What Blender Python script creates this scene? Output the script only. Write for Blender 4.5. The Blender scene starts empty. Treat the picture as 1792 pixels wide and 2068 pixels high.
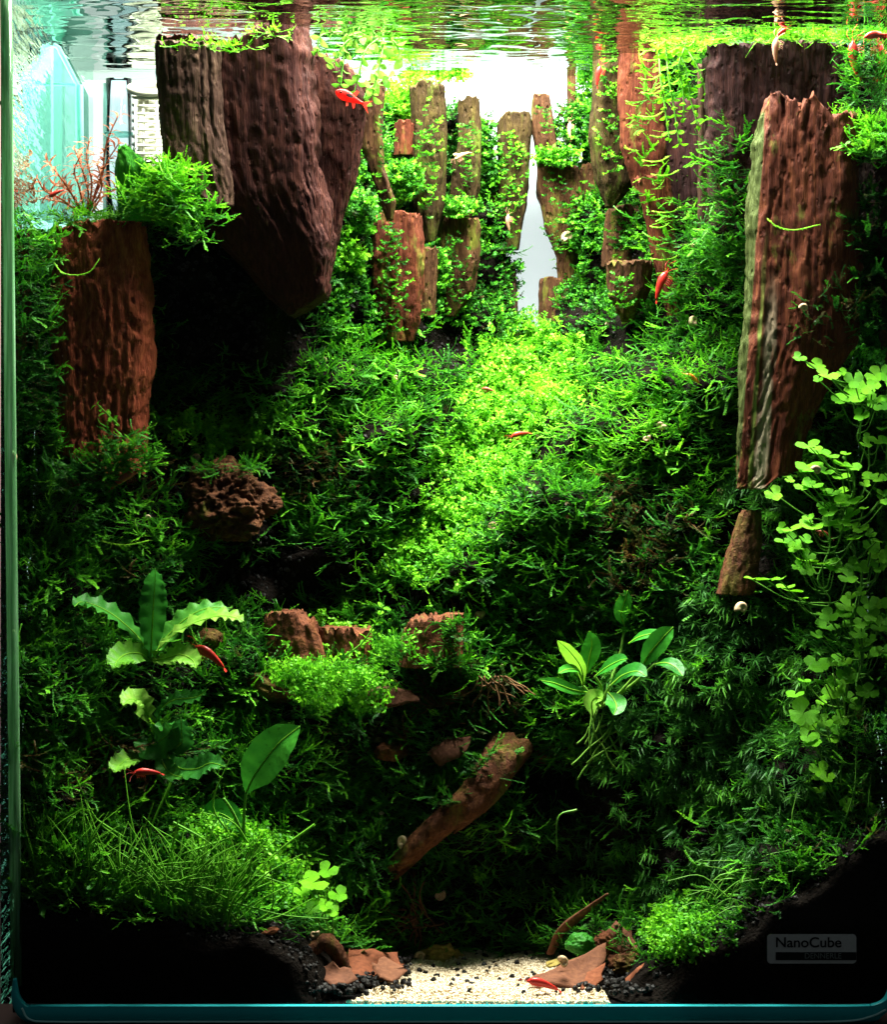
import bpy, math, random
import numpy as np
from mathutils import Vector, Matrix

rng = np.random.default_rng(11)
random.seed(11)
scene = bpy.context.scene
COL = scene.collection

# ------------------------------------------------------------------ camera, world, lamp, exposure
# The place: a 38 cm glass cube, 43 cm of water. Front pane at y = 0, camera 1.3 m in front of it.
CAMD, KPX, PXC, HZ, ZC = 1.3, 0.000214, 896.0, 900.0, 0.241
cam = bpy.data.cameras.new('camera')
cam.sensor_fit = 'HORIZONTAL'; cam.sensor_width = 36.0
cam.lens = 36.0 * CAMD / (1792 * KPX)
cam.shift_y = -(1034 - HZ) / 1792.0
cam.clip_start = 0.05; cam.clip_end = 50
camo = bpy.data.objects.new('camera', cam); COL.objects.link(camo)
camo.location = (0, -CAMD, ZC); camo.rotation_euler = (math.radians(90), 0, 0)
scene.camera = camo

w = bpy.data.worlds.new('World'); scene.world = w; w.use_nodes = True
w.node_tree.nodes['Background'].inputs[0].default_value = (0.75, 0.95, 1.0, 1)
w.node_tree.nodes['Background'].inputs[1].default_value = 0.055

def area(name, loc, sx, sy, power, col, rot=(0, 0, 0)):
    l = bpy.data.lights.new(name, 'AREA'); l.shape = 'RECTANGLE'; l.size = sx; l.size_y = sy
    l.energy = power; l.color = col
    o = bpy.data.objects.new(name, l); COL.objects.link(o); o.location = loc; o.rotation_euler = rot
    return o
area('tank_lamp', (0.025, 0.132, 0.64), 0.26, 0.235, 30.5, (1.0, 0.97, 0.88))

vs = scene.view_settings
vs.view_transform = 'Standard'; vs.look = 'None'; vs.gamma = 1.0; vs.exposure = 0.0
vs.use_curve_mapping = False
cy = scene.cycles
cy.max_bounces = 6; cy.diffuse_bounces = 3; cy.glossy_bounces = 4; cy.transmission_bounces = 5
cy.transparent_max_bounces = 12; cy.caustics_reflective = False; cy.caustics_refractive = False
cy.sample_clamp_indirect = 3.0; cy.use_adaptive_sampling = True; cy.adaptive_threshold = 0.035; cy.use_denoising = True

# ------------------------------------------------------------------ helpers
def P(px, py, y):
    s = (CAMD + y) / CAMD
    return np.array([(px - PXC) * KPX * s, y, ZC + (HZ - py) * KPX * s])

def PV(px, py, y):
    px, py, y = np.broadcast_arrays(np.asarray(px, float), np.asarray(py, float), np.asarray(y, float))
    s = (CAMD + y) / CAMD
    return np.stack([(px - PXC) * KPX * s, y, ZC + (HZ - py) * KPX * s], -1)

def _hash(i, j, k, seed):
    h = (i.astype(np.int64) * 374761393 + j.astype(np.int64) * 668265263 + k.astype(np.int64) * 2147483647 + seed * 974711) & 0xffffffff
    h = ((h ^ (h >> 13)) * 1274126177) & 0xffffffff
    h = ((h ^ (h >> 16)) * 2246822519) & 0xffffffff
    return ((h ^ (h >> 15)) & 0xffffff) / float(0xffffff)

def vnoise(p, seed=0):
    p = np.asarray(p, float); f = np.floor(p); t = p - f; t = t * t * (3 - 2 * t)
    i, j, k = f[..., 0], f[..., 1], f[..., 2]; r = 0
    for a in (0, 1):
        wa = t[..., 0] if a else 1 - t[..., 0]
        for b in (0, 1):
            wb = t[..., 1] if b else 1 - t[..., 1]
            for c in (0, 1):
                wc = t[..., 2] if c else 1 - t[..., 2]
                r = r + wa * wb * wc * _hash(i + a, j + b, k + c, seed)
    return r * 2 - 1

def fbm(p, seed=0, oct=4, gain=.5):
    p = np.asarray(p, float); a, r, n = 1., 0., 0.
    for o in range(oct):
        r = r + a * vnoise(p * 2 ** o, seed + 17 * o); n += a; a *= gain
    return r / n

class MB:
    def __init__(s): s.v = []; s.f = []; s.n = 0
    def add(s, v, f):
        v = np.asarray(v, float).reshape(-1, 3)
        s.v.append(v); s.f.extend([tuple(int(i) + s.n for i in q) for q in f]); s.n += len(v)
        return s
    def mesh(s, name, mat, off=(0, 0, 0), smooth=True):
        me = bpy.data.meshes.new(name)
        vv = np.concatenate(s.v) - np.asarray(off, float)
        me.from_pydata(vv.tolist(), [], s.f)
        if smooth: me.polygons.foreach_set('use_smooth', [True] * len(me.polygons))
        me.materials.append(mat); me.update()
        return me

def world_off(o):
    l = np.zeros(3)
    while o is not None:
        l += np.array(o.location); o = o.parent
    return l

def obj(name, mb, mat, parent=None, origin=None, smooth=True):
    """links one mesh object; vertices are given in world space, parents are never turned"""
    off = world_off(parent) if parent is not None else (np.asarray(origin, float) if origin is not None else np.zeros(3))
    me = mb.mesh(name, mat, off, smooth)
    o = bpy.data.objects.new(name, me); COL.objects.link(o)
    if parent is not None: o.parent = parent
    else: o.location = tuple(off)
    return o

def tag(o, label=None, cat=None, group=None, kind=None):
    if label: o['label'] = label
    if cat: o['category'] = cat
    if group: o['group'] = group
    if kind: o['kind'] = kind
    return o

def thing(name, label, cat, loc, group=None):
    o = bpy.data.objects.new(name, None); COL.objects.link(o); o.location = tuple(loc); o.empty_display_size = .01
    return tag(o, label, cat, group)

def spline(pts, n):
    """Catmull-Rom through pts"""
    pts = np.asarray(pts, float)
    if len(pts) == 2:
        t = np.linspace(0, 1, n)[:, None]; return pts[0] * (1 - t) + pts[1] * t
    q = np.vstack([2 * pts[0] - pts[1], pts, 2 * pts[-1] - pts[-2]]); m = len(pts) - 1
    out = []
    for u in np.linspace(0, m, n):
        i = min(int(u), m - 1); t = u - i
        a, b, c, d = q[i], q[i + 1], q[i + 2], q[i + 3]
        out.append(.5 * ((2 * b) + (-a + c) * t + (2 * a - 5 * b + 4 * c - d) * t * t + (-a + 3 * b - 3 * c + d) * t ** 3))
    return np.array(out)

def tube(pts, rad, seg=6, cap=True, jit=0., flat=1.):
    pts = np.asarray(pts, float); n = len(pts); rad = np.broadcast_to(np.asarray(rad, float), (n,))
    v = []; f = []
    tan = np.gradient(pts, axis=0); tan /= np.linalg.norm(tan, axis=1)[:, None] + 1e-12
    ref = np.array([0, 0, 1.]) if abs(tan[0][2]) < .9 else np.array([1., 0, 0])
    a = np.cross(tan[0], ref); a /= np.linalg.norm(a)
    for i in range(n):
        a = a - tan[i] * a.dot(tan[i]); a /= np.linalg.norm(a) + 1e-12
        b = np.cross(tan[i], a)
        for k in range(seg):
            th = 2 * math.pi * k / seg
            r = rad[i] * (1 + jit * (random.random() - .5))
            v.append(pts[i] + r * (a * math.cos(th) + b * math.sin(th) * flat))
    for i in range(n - 1):
        for k in range(seg):
            k2 = (k + 1) % seg
            f.append((i * seg + k, i * seg + k2, (i + 1) * seg + k2, (i + 1) * seg + k))
    if cap:
        f.append(tuple(range(seg - 1, -1, -1))); f.append(tuple((n - 1) * seg + k for k in range(seg)))
    return np.array(v), f

def box(x0, x1, y0, y1, z0, z1):
    v = [(x0, y0, z0), (x1, y0, z0), (x1, y1, z0), (x0, y1, z0), (x0, y0, z1), (x1, y0, z1), (x1, y1, z1), (x0, y1, z1)]
    f = [(0, 3, 2, 1), (4, 5, 6, 7), (0, 1, 5, 4), (1, 2, 6, 5), (2, 3, 7, 6), (3, 0, 4, 7)]
    return v, f

def frame(d, u):
    d = np.asarray(d, float); d = d / np.linalg.norm(d); u = np.asarray(u, float)
    y = np.cross(u, d); y /= np.linalg.norm(y) + 1e-12; z = np.cross(d, y)
    return np.stack([d, y, z], 1)

def place(o, loc, d, u, s=1.):
    R = frame(d, u)
    M = Matrix([[R[0][0] * s, R[0][1] * s, R[0][2] * s, loc[0]], [R[1][0] * s, R[1][1] * s, R[1][2] * s, loc[1]],
                [R[2][0] * s, R[2][1] * s, R[2][2] * s, loc[2]], [0, 0, 0, 1]])
    o.matrix_world = M; return o

def inpoly(px, py, poly):
    px = np.asarray(px, float); py = np.asarray(py, float); ins = np.zeros(px.shape, bool)
    n = len(poly)
    for i in range(n):
        x1, y1 = poly[i]; x2, y2 = poly[(i + 1) % n]
        c = ((y1 > py) != (y2 > py)) & (px < (x2 - x1) * (py - y1) / (y2 - y1 + 1e-9) + x1)
        ins ^= c
    return ins

def ell(px, py, cx, cy_, rx, ry):
    return np.sqrt(((px - cx) / rx) ** 2 + ((py - cy_) / ry) ** 2)

# ------------------------------------------------------------------ materials
def newmat(name):
    m = bpy.data.materials.new(name); m.use_nodes = True
    nt = m.node_tree; nt.nodes.clear()
    return m, nt.nodes, nt.links

def N(nodes, t, **kw):
    n = nodes.new(t)
    for k, v in kw.items():
        if k == 'in_':
            for a, b in v.items(): n.inputs[a].default_value = b
        else: setattr(n, k, v)
    return n

def ramp(nodes, stops, interp='LINEAR'):
    r = nodes.new('ShaderNodeValToRGB'); r.color_ramp.interpolation = interp
    e = r.color_ramp.elements
    while len(e) < len(stops): e.new(.5)
    for i, (p, c) in enumerate(stops):
        e[i].position = p; e[i].color = (*c, 1) if len(c) == 3 else c
    return r

def M_math(nodes, links, op, a, b=None, clamp=False):
    n = nodes.new('ShaderNodeMath'); n.operation = op; n.use_clamp = clamp
    for i, x in enumerate((a, b)):
        if x is None: continue
        if isinstance(x, (int, float)): n.inputs[i].default_value = x
        else: links.new(x, n.inputs[i])
    return n.outputs[0]

def foliage(name, stops, trans=.3, rough=.4, rnd=.35, vein=False):
    m, n, l = newmat(name)
    oi = N(n, 'ShaderNodeObjectInfo')
    at = N(n, 'ShaderNodeAttribute', attribute_type='INSTANCER', attribute_name='tint')
    geo = N(n, 'ShaderNodeNewGeometry')
    no = N(n, 'ShaderNodeTexNoise', in_={'Scale': 420., 'Detail': 2.})
    l.new(geo.outputs['Position'], no.inputs['Vector'])
    a = M_math(n, l, 'MULTIPLY_ADD', oi.outputs['Random'], rnd)
    a.node.inputs[2].default_value = -.5 * rnd
    b = M_math(n, l, 'ADD', a, at.outputs['Fac'])
    c = M_math(n, l, 'MULTIPLY_ADD', no.outputs[0], .3); c.node.inputs[2].default_value = -.15
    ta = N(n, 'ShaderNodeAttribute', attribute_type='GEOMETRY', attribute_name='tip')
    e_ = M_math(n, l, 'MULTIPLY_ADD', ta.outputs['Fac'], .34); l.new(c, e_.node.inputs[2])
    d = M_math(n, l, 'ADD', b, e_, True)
    r = ramp(n, stops); l.new(d, r.inputs[0])
    p = N(n, 'ShaderNodeBsdfPrincipled', in_={'Roughness': rough + .12, 'Specular IOR Level': .14})
    l.new(r.outputs[0], p.inputs['Base Color'])
    t = N(n, 'ShaderNodeBsdfTranslucent'); l.new(r.outputs[0], t.inputs[0])
    mx = N(n, 'ShaderNodeMixShader', in_={0: trans})
    l.new(p.outputs[0], mx.inputs[1]); l.new(t.outputs[0], mx.inputs[2])
    o = N(n, 'ShaderNodeOutputMaterial'); l.new(mx.outputs[0], o.inputs[0])
    return m

BROWN, DKG, MDG, BRG, YLG = (.085, .042, .012), (.010, .07, .010), (.036, .20, .010), (.11, .41, .012), (.21, .56, .02)
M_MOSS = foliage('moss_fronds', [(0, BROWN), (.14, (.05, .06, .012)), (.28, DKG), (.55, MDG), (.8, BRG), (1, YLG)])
M_CARPET = foliage('carpet_leaves', [(0, DKG), (.35, MDG), (.65, BRG), (1, YLG)], trans=.38)
M_STAR = foliage('star_moss_needles', [(0, (.012, .05, .012)), (.4, (.026, .115, .016)), (.8, (.07, .25, .02)), (1, BRG)])
M_GRASS = foliage('grass_blades', [(0, (.11, .36, .02)), (.3, (.18, .48, .03)), (.6, (.35, .58, .07)), (1, (.55, .55, .18))])

def leafmat(name, c1, c2, c3, trans=.3, rough=.32, scale=250.):
    m, n, l = newmat(name)
    oi = N(n, 'ShaderNodeObjectInfo'); tc = N(n, 'ShaderNodeTexCoord')
    no = N(n, 'ShaderNodeTexNoise', in_={'Scale': scale, 'Detail': 4.})
    l.new(tc.outputs['Object'], no.inputs['Vector'])
    a = M_math(n, l, 'MULTIPLY', oi.outputs['Random'], .5)
    b = M_math(n, l, 'MULTIPLY_ADD', no.outputs[0], .8); b.node.inputs[2].default_value = -.15
    c = M_math(n, l, 'ADD', a, b, True)
    r = ramp(n, [(0, c1), (.5, c2), (1, c3)]); l.new(c, r.inputs[0])
    sp_ = N(n, 'ShaderNodeTexNoise', in_={'Scale': scale * 1.6, 'Detail': 5., 'Roughness': .7}); mpo = N(n, 'ShaderNodeMapping'); l.new(tc.outputs['Object'], mpo.inputs[0])
    ofs = N(n, 'ShaderNodeCombineXYZ'); l.new(oi.outputs['Random'], ofs.inputs[0]); l.new(ofs.outputs[0], mpo.inputs['Location']); l.new(mpo.outputs[0], sp_.inputs['Vector'])
    sr_ = ramp(n, [(.60, (1, 1, 1)), (.72, (.42, .36, .25))]); l.new(sp_.outputs[0], sr_.inputs[0])
    mu = N(n, 'ShaderNodeMix', data_type='RGBA', blend_type='MULTIPLY', in_={0: 1.}); l.new(r.outputs[0], mu.inputs['A']); l.new(sr_.outputs[0], mu.inputs['B'])
    r = mu; r_out = mu.outputs['Result']
    bp = N(n, 'ShaderNodeBump', in_={'Strength': .5, 'Distance': .0008}); l.new(no.outputs[0], bp.inputs['Height'])
    p = N(n, 'ShaderNodeBsdfPrincipled', in_={'Roughness': rough + .14, 'Specular IOR Level': .13})
    l.new(r_out, p.inputs['Base Color']); l.new(bp.outputs[0], p.inputs['Normal'])
    t = N(n, 'ShaderNodeBsdfTranslucent'); l.new(r_out, t.inputs[0])
    mx = N(n, 'ShaderNodeMixShader', in_={0: trans})
    l.new(p.outputs[0], mx.inputs[1]); l.new(t.outputs[0], mx.inputs[2])
    o = N(n, 'ShaderNodeOutputMaterial'); l.new(mx.outputs[0], o.inputs[0])
    return m

M_CLOVER = leafmat('clover_leaf', (.055, .27, .005), (.13, .44, .008), (.22, .57, .014), trans=.38)
M_CRYPT = leafmat('wavy_leaf', (.012, .09, .014), (.035, .2, .02), (.1, .33, .03), trans=.3)
M_ANUB = leafmat('broad_leaf', (.010, .09, .012), (.022, .18, .014), (.05, .28, .018), trans=.28, rough=.28)
M_YOUNG = leafmat('young_leaf', (.12, .38, .02), (.22, .5, .03), (.35, .6, .06), trans=.35)
M_PALE = leafmat('pale_leaf', (.045, .2, .015), (.11, .33, .022), (.28, .48, .08), trans=.35)
M_STEM = leafmat('green_stem', (.05, .16, .02), (.10, .28, .03), (.2, .38, .05), trans=.15)
M_REDPL = leafmat('red_leaf', (.30, .06, .03), (.5, .16, .08), (.62, .34, .18), trans=.35)

def stonemat(name, c1, c2, c3, algae=(.10, .16, .015), amount=.25, pits=1.0, rough=.75, zs=.07, scale=520.):
    m, n, l = newmat(name)
    tc = N(n, 'ShaderNodeTexCoord'); mp = N(n, 'ShaderNodeMapping', in_={'Scale': (1, 1, zs)})
    l.new(tc.outputs['Object'], mp.inputs[0])
    g = N(n, 'ShaderNodeTexNoise', in_={'Scale': scale, 'Detail': 6., 'Roughness': .65})
    l.new(mp.outputs[0], g.inputs['Vector'])
    big = N(n, 'ShaderNodeTexNoise', in_={'Scale': 55., 'Detail': 5., 'Roughness': .6}); l.new(tc.outputs['Object'], big.inputs['Vector'])
    mixf = M_math(n, l, 'MULTIPLY_ADD', g.outputs[0], .62)
    l.new(M_math(n, l, 'MULTIPLY', big.outputs[0], .45), mixf.node.inputs[2])
    r = ramp(n, [(.32, c1), (.52, c2), (.72, c3)]); l.new(mixf, r.inputs[0])
    al = N(n, 'ShaderNodeTexNoise', in_={'Scale': 90., 'Detail': 6., 'Roughness': .7})
    mp2 = N(n, 'ShaderNodeMapping', in_={'Scale': (1, 1, .4), 'Location': (3.1, 1.7, .4)})
    l.new(tc.outputs['Object'], mp2.inputs[0]); l.new(mp2.outputs[0], al.inputs['Vector'])
    ar = ramp(n, [(max(0, .74 - amount * .55), (0, 0, 0)), (min(1, .86 - amount * .45), (1, 1, 1))]); l.new(al.outputs[0], ar.inputs[0])
    mx = N(n, 'ShaderNodeMix', data_type='RGBA'); l.new(ar.outputs[0], mx.inputs['Factor'])
    l.new(r.outputs[0], mx.inputs['A']); mx.inputs['B'].default_value = (*algae, 1)
    vo = N(n, 'ShaderNodeTexVoronoi', in_={'Scale': 330.}); mp3 = N(n, 'ShaderNodeMapping', in_={'Scale': (1, 1, .5)})
    l.new(tc.outputs['Object'], mp3.inputs[0]); l.new(mp3.outputs[0], vo.inputs['Vector'])
    pn = N(n, 'ShaderNodeTexNoise', in_={'Scale': 140., 'Detail': 3.}); l.new(tc.outputs['Object'], pn.inputs['Vector'])
    pd = M_math(n, l, 'MULTIPLY_ADD', pn.outputs[0], .9); l.new(M_math(n, l, 'ADD', vo.outputs['Distance'], -.38), pd.node.inputs[2])
    pr = ramp(n, [(.1, (0, 0, 0)), (.34, (1, 1, 1))]); l.new(pd, pr.inputs[0])
    fb = N(n, 'ShaderNodeTexNoise', in_={'Scale': scale * 2.6, 'Detail': 4., 'Roughness': .7}); mpf = N(n, 'ShaderNodeMapping', in_={'Scale': (1, 1, zs * .6)})
    l.new(tc.outputs['Object'], mpf.inputs[0]); l.new(mpf.outputs[0], fb.inputs['Vector'])
    gf = M_math(n, l, 'MULTIPLY_ADD', fb.outputs[0], .55); l.new(g.outputs[0], gf.node.inputs[2])
    l.new(M_math(n, l, 'MULTIPLY_ADD', fb.outputs[0], .30), mixf.node.inputs[2]); l.new(M_math(n, l, 'MULTIPLY', big.outputs[0], .30), mixf.node.inputs[2].links[0].from_node.inputs[2]); mixf.node.inputs[1].default_value = .45
    h = M_math(n, l, 'MULTIPLY_ADD', pr.outputs[0], .5 * pits); l.new(gf, h.node.inputs[2])
    bp = N(n, 'ShaderNodeBump', in_={'Strength': 1., 'Distance': .0017}); l.new(h, bp.inputs['Height'])
    p = N(n, 'ShaderNodeBsdfPrincipled', in_={'Roughness': rough, 'Specular IOR Level': .10})
    l.new(mx.outputs['Result'], p.inputs['Base Color']); l.new(bp.outputs[0], p.inputs['Normal'])
    o = N(n, 'ShaderNodeOutputMaterial'); l.new(p.outputs[0], o.inputs[0])
    return m

OLV = (.13, .15, .015)
M_MAROON = stonemat('maroon_petrified_wood', (.007, .002, .002), (.038, .0095, .0072), (.115, .036, .022), amount=.08)
M_TAUPE = stonemat('taupe_petrified_wood', (.014, .008, .006), (.058, .028, .019), (.15, .09, .055), amount=.12)
M_RUST = stonemat('rust_petrified_wood', (.05, .010, .005), (.25, .052, .024), (.46, .14, .055), amount=.14, pits=1.8, zs=.25)
M_PILLAR = stonemat('red_brown_petrified_wood', (.014, .0035, .002), (.082, .018, .008), (.2, .062, .021), algae=(.13, .16, .02), amount=.3)
def streaked(base):
    m = base.copy(); m.name = 'streaked_petrified_wood'; n, l = m.node_tree.nodes, m.node_tree.links
    p = [x for x in n if x.type == 'BSDF_PRINCIPLED'][0]; src = p.inputs['Base Color'].links[0].from_socket
    tc = N(n, 'ShaderNodeTexCoord'); sp = N(n, 'ShaderNodeSeparateXYZ'); l.new(tc.outputs['Object'], sp.inputs[0])
    no = N(n, 'ShaderNodeTexNoise', in_={'Scale': 260., 'Detail': 5.}); mp = N(n, 'ShaderNodeMapping', in_={'Scale': (1, 1, .18)}); l.new(tc.outputs['Object'], mp.inputs[0]); l.new(mp.outputs[0], no.inputs['Vector'])
    def band(slope, x0, wd, z1, col, src, inv=False):
        c = M_math(n, l, 'MULTIPLY_ADD', sp.outputs['Z'], -slope); l.new(M_math(n, l, 'ADD', sp.outputs['X'], -x0), c.node.inputs[2])
        d = M_math(n, l, 'DIVIDE', c if inv else M_math(n, l, 'ABSOLUTE', c), wd)
        e = M_math(n, l, 'MULTIPLY_ADD', no.outputs[0], 2.6); l.new(M_math(n, l, 'MULTIPLY_ADD', d, -1.), e.node.inputs[2]); 
        g = M_math(n, l, 'ADD', e, -.45, True)
        zz = N(n, 'ShaderNodeMapRange', in_={'From Min': z1, 'From Max': z1 * .6, 'To Min': 0., 'To Max': 1.}); l.new(sp.outputs['Z'], zz.inputs[0])
        g2 = M_math(n, l, 'MULTIPLY', g, zz.outputs[0], True)
        mx = N(n, 'ShaderNodeMix', data_type='RGBA'); l.new(g2, mx.inputs['Factor']); l.new(src, mx.inputs['A']); mx.inputs['B'].default_value = (*col, 1)
        return mx.outputs['Result']
    a = band(.060, .0026, .0026, .10, (.34, .29, .19), src); a = band(.066, -.0022, .0009, .12, (.15, .2, .04), a); a = band(.073, -.0074, .0005, .9, (.04, .055, .01), a, True)
    l.new(a, p.inputs['Base Color']); return m
M_STREAK = streaked(M_PILLAR)
M_OLIVE = stonemat('olive_algae_stone', (.007, .004, .002), (.034, .019, .006), (.085, .062, .014), algae=(.075, .11, .01), amount=.36, zs=.2)
M_BROWN = stonemat('brown_bark_stone', (.010, .004, .002), (.055, .022, .009), (.15, .075, .028), algae=OLV, amount=.32, pits=1.4)
M_DARK = stonemat('dark_slab_stone', (.006, .0025, .003), (.022, .007, .007), (.07, .024, .018), amount=.06)
M_LAVA = stonemat('lava_rock', (.012, .005, .003), (.085, .03, .012), (.2, .08, .03), algae=(.09, .12, .01), amount=.3, zs=1., pits=2.)
M_REDROCK = stonemat('red_flat_rock', (.02, .007, .004), (.105, .032, .013), (.24, .09, .032), algae=(.08, .07, .012), amount=.34, zs=1., scale=260., pits=.5)
M_WOOD = stonemat('driftwood', (.015, .005, .0025), (.07, .022, .009), (.17, .07, .024), algae=(.085, .075, .01), amount=.45, zs=1., pits=.6, scale=240.)
M_GREENROCK = stonemat('green_film_stone', (.01, .06, .008), (.03, .2, .01), (.09, .36, .02), algae=(.05, .3, .015), amount=.4)
M_DRYLEAF = leafmat('dry_leaf', (.04, .014, .008), (.105, .04, .022), (.20, .08, .04), trans=.08, rough=.7, scale=420.)
M_RUSTLEAF = leafmat('rust_dry_leaf', (.07, .022, .01), (.19, .058, .026), (.32, .12, .055), trans=.08, rough=.7, scale=420.)
M_YELLOW = leafmat('yellow_fuzz', (.2, .14, .03), (.36, .27, .07), (.52, .42, .15), trans=.1, rough=.8)
M_ROOT = leafmat('brown_root', (.05, .02, .009), (.11, .05, .022), (.2, .11, .045), trans=0., rough=.7)

def plain(name, col, rough=.6, spec=.3, trans=0., coat=0.):
    m, n, l = newmat(name)
    p = N(n, 'ShaderNodeBsdfPrincipled', in_={'Base Color': (*col, 1), 'Roughness': rough, 'Specular IOR Level': spec, 'Transmission Weight': trans, 'Coat Weight': coat})
    o = N(n, 'ShaderNodeOutputMaterial'); l.new(p.outputs[0], o.inputs[0]); return m

def mottled(name, c1, c2, scale, rough=.7, bump=0., spec=.25):
    m, n, l = newmat(name)
    oi = N(n, 'ShaderNodeObjectInfo'); geo = N(n, 'ShaderNodeNewGeometry')
    no = N(n, 'ShaderNodeTexNoise', in_={'Scale': scale, 'Detail': 5.}); l.new(geo.outputs['Position'], no.inputs['Vector'])
    a = M_math(n, l, 'MULTIPLY_ADD', no.outputs[0], .9); a.node.inputs[2].default_value = -.2
    b = M_math(n, l, 'MULTIPLY_ADD', oi.outputs['Random'], .5); l.new(a, b.node.inputs[2])
    r = ramp(n, [(.1, c1), (.9, c2)]); l.new(b, r.inputs[0])
    p = N(n, 'ShaderNodeBsdfPrincipled', in_={'Roughness': rough, 'Specular IOR Level': spec}); l.new(r.outputs[0], p.inputs['Base Color'])
    if bump:
        bp = N(n, 'ShaderNodeBump', in_={'Strength': .8, 'Distance': bump}); l.new(no.outputs[0], bp.inputs['Height']); l.new(bp.outputs[0], p.inputs['Normal'])
    o = N(n, 'ShaderNodeOutputMaterial'); l.new(p.outputs[0], o.inputs[0]); return m

M_SOIL = mottled('dark_soil', (.0015, .0013, .0012), (.006, .004, .0028), 500., .95, .003, .04)
M_SAND = mottled('sand_grain', (.36, .26, .15), (.80, .70, .52), 500., .6)
M_SANDBED = mottled('sand_bed', (.22, .14, .06), (.5, .38, .2), 800., .9)
M_PEB = mottled('black_pebble', (.002, .002, .002), (.012, .010, .009), 500., .6, 0., .12)
M_SHELL = mottled('snail_shell', (.24, .12, .05), (.66, .52, .33), 1100., .35)
M_SHRIMP = mottled('red_shrimp', (.32, .012, .01), (.62, .04, .025), 700., .35)
M_SHRIMPD = mottled('dull_red_shrimp', (.16, .03, .015), (.36, .08, .04), 700., .4)
M_SHRIMPP = mottled('pink_shrimp', (.5, .16, .1), (.75, .4, .28), 700., .4)
M_SHRIMPO = mottled('orange_shrimp', (.55, .10, .015), (.8, .3, .04), 700., .4)
M_FISH = leafmat('red_fish', (.62, .03, .03), (.75, .07, .06), (.85, .2, .16), trans=.5, rough=.2, scale=900.)
M_FIN = leafmat('red_fin', (.7, .12, .10), (.8, .2, .16), (.9, .35, .3), trans=.6)
M_SILVER = plain('fish_flank', (.75, .7, .72), .2, .6)
M_BLACK = plain('eye_black', (.005, .005, .006), .2, .5)

def clear_tir(name, tint, refl, wavy=0.):
    """a flat clear boundary between water and air: mirrors beyond the critical angle, lets steep rays through"""
    m, n, l = newmat(name)
    geo = N(n, 'ShaderNodeNewGeometry')
    dp = N(n, 'ShaderNodeVectorMath', operation='DOT_PRODUCT')
    l.new(geo.outputs['Incoming'], dp.inputs[0]); l.new(geo.outputs['True Normal'], dp.inputs[1])
    a = M_math(n, l, 'ABSOLUTE', dp.outputs['Value'])
    mr = N(n, 'ShaderNodeMapRange', interpolation_type='SMOOTHSTEP', in_={'From Min': .60, 'From Max': .70, 'To Min': 1.0, 'To Max': .03})
    l.new(a, mr.inputs[0])
    tr = N(n, 'ShaderNodeBsdfTransparent', in_={'Color': (*tint, 1)})
    gl = N(n, 'ShaderNodeBsdfGlossy', in_={'Color': (*refl, 1), 'Roughness': 0.0})
    if wavy:
        mp = N(n, 'ShaderNodeMapping', in_={'Scale': (1, 26, 210)}); l.new(geo.outputs['Position'], mp.inputs[0])
        wn = N(n, 'ShaderNodeTexNoise', in_={'Scale': 1., 'Detail': 2.}); l.new(mp.outputs[0], wn.inputs['Vector'])
        wb = N(n, 'ShaderNodeBump', in_={'Strength': 1., 'Distance': wavy}); l.new(wn.outputs[0], wb.inputs['Height']); l.new(wb.outputs[0], gl.inputs['Normal'])
    mx = N(n, 'ShaderNodeMixShader'); l.new(mr.outputs[0], mx.inputs[0]); l.new(tr.outputs[0], mx.inputs[1]); l.new(gl.outputs[0], mx.inputs[2])
    o = N(n, 'ShaderNodeOutputMaterial'); l.new(mx.outputs[0], o.inputs[0]); return m

M_WATER = clear_tir('water_surface', (.98, 1, .99), (.50, .57, .52))
M_SIDE = clear_tir('side_glass', (.9, .97, .94), (.66, .86, .78), .0011)

def pane(name, tint, ior=1.45):
    m, n, l = newmat(name)
    fr = N(n, 'ShaderNodeFresnel', in_={'IOR': ior})
    tr = N(n, 'ShaderNodeBsdfTransparent', in_={'Color': (*tint, 1)})
    gl = N(n, 'ShaderNodeBsdfGlossy', in_={'Color': (1, 1, 1, 1), 'Roughness': .02})
    mx = N(n, 'ShaderNodeMixShader'); l.new(fr.outputs[0], mx.inputs[0]); l.new(tr.outputs[0], mx.inputs[1]); l.new(gl.outputs[0], mx.inputs[2])
    o = N(n, 'ShaderNodeOutputMaterial'); l.new(mx.outputs[0], o.inputs[0]); return m
M_FRONT = pane('front_glass', (.985, 1, .99), 1.12)
M_HOUSING = pane('teal_clear_plastic', (.45, .72, .66), 1.3)

# ------------------------------------------------------------------ setting: wall, shelf, back light, tank, water
LX, RX, BY, WZ = -0.1864, 0.1945, 0.30, 0.4350
M_WALL = mottled('brown_wall', (.34, .22, .19), (.5, .34, .3), 30., .9)
o = obj('wall', MB().add(*box(-.6, .6, .55, .57, -.3, .75)), M_WALL, smooth=False); tag(o, kind='structure')
M_SHELF = mottled('black_shelf', (.004, .004, .004), (.012, .012, .012), 60., .6)
o = obj('shelf', MB().add(*box(-.6, .6, -.25, .55, -.05, -.0095)), M_SHELF, smooth=False); tag(o, kind='structure')

m, n, l = newmat('back_light_panel')
p = N(n, 'ShaderNodeBsdfPrincipled', in_={'Base Color': (.22, .24, .25, 1), 'Roughness': .8, 'Emission Color': (.90, .97, 1, 1), 'Emission Strength': .80})
l.new(p.outputs[0], N(n, 'ShaderNodeOutputMaterial').inputs[0]); M_BACKL = m
o = obj('background_light_panel', MB().add(*box(-.192, .2, .309, .313, 0, .50)), M_BACKL, origin=(0, .31, 0), smooth=False)
tag(o, 'glowing white background panel behind the tank, seen in the gap between stones', 'backlight')

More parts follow.
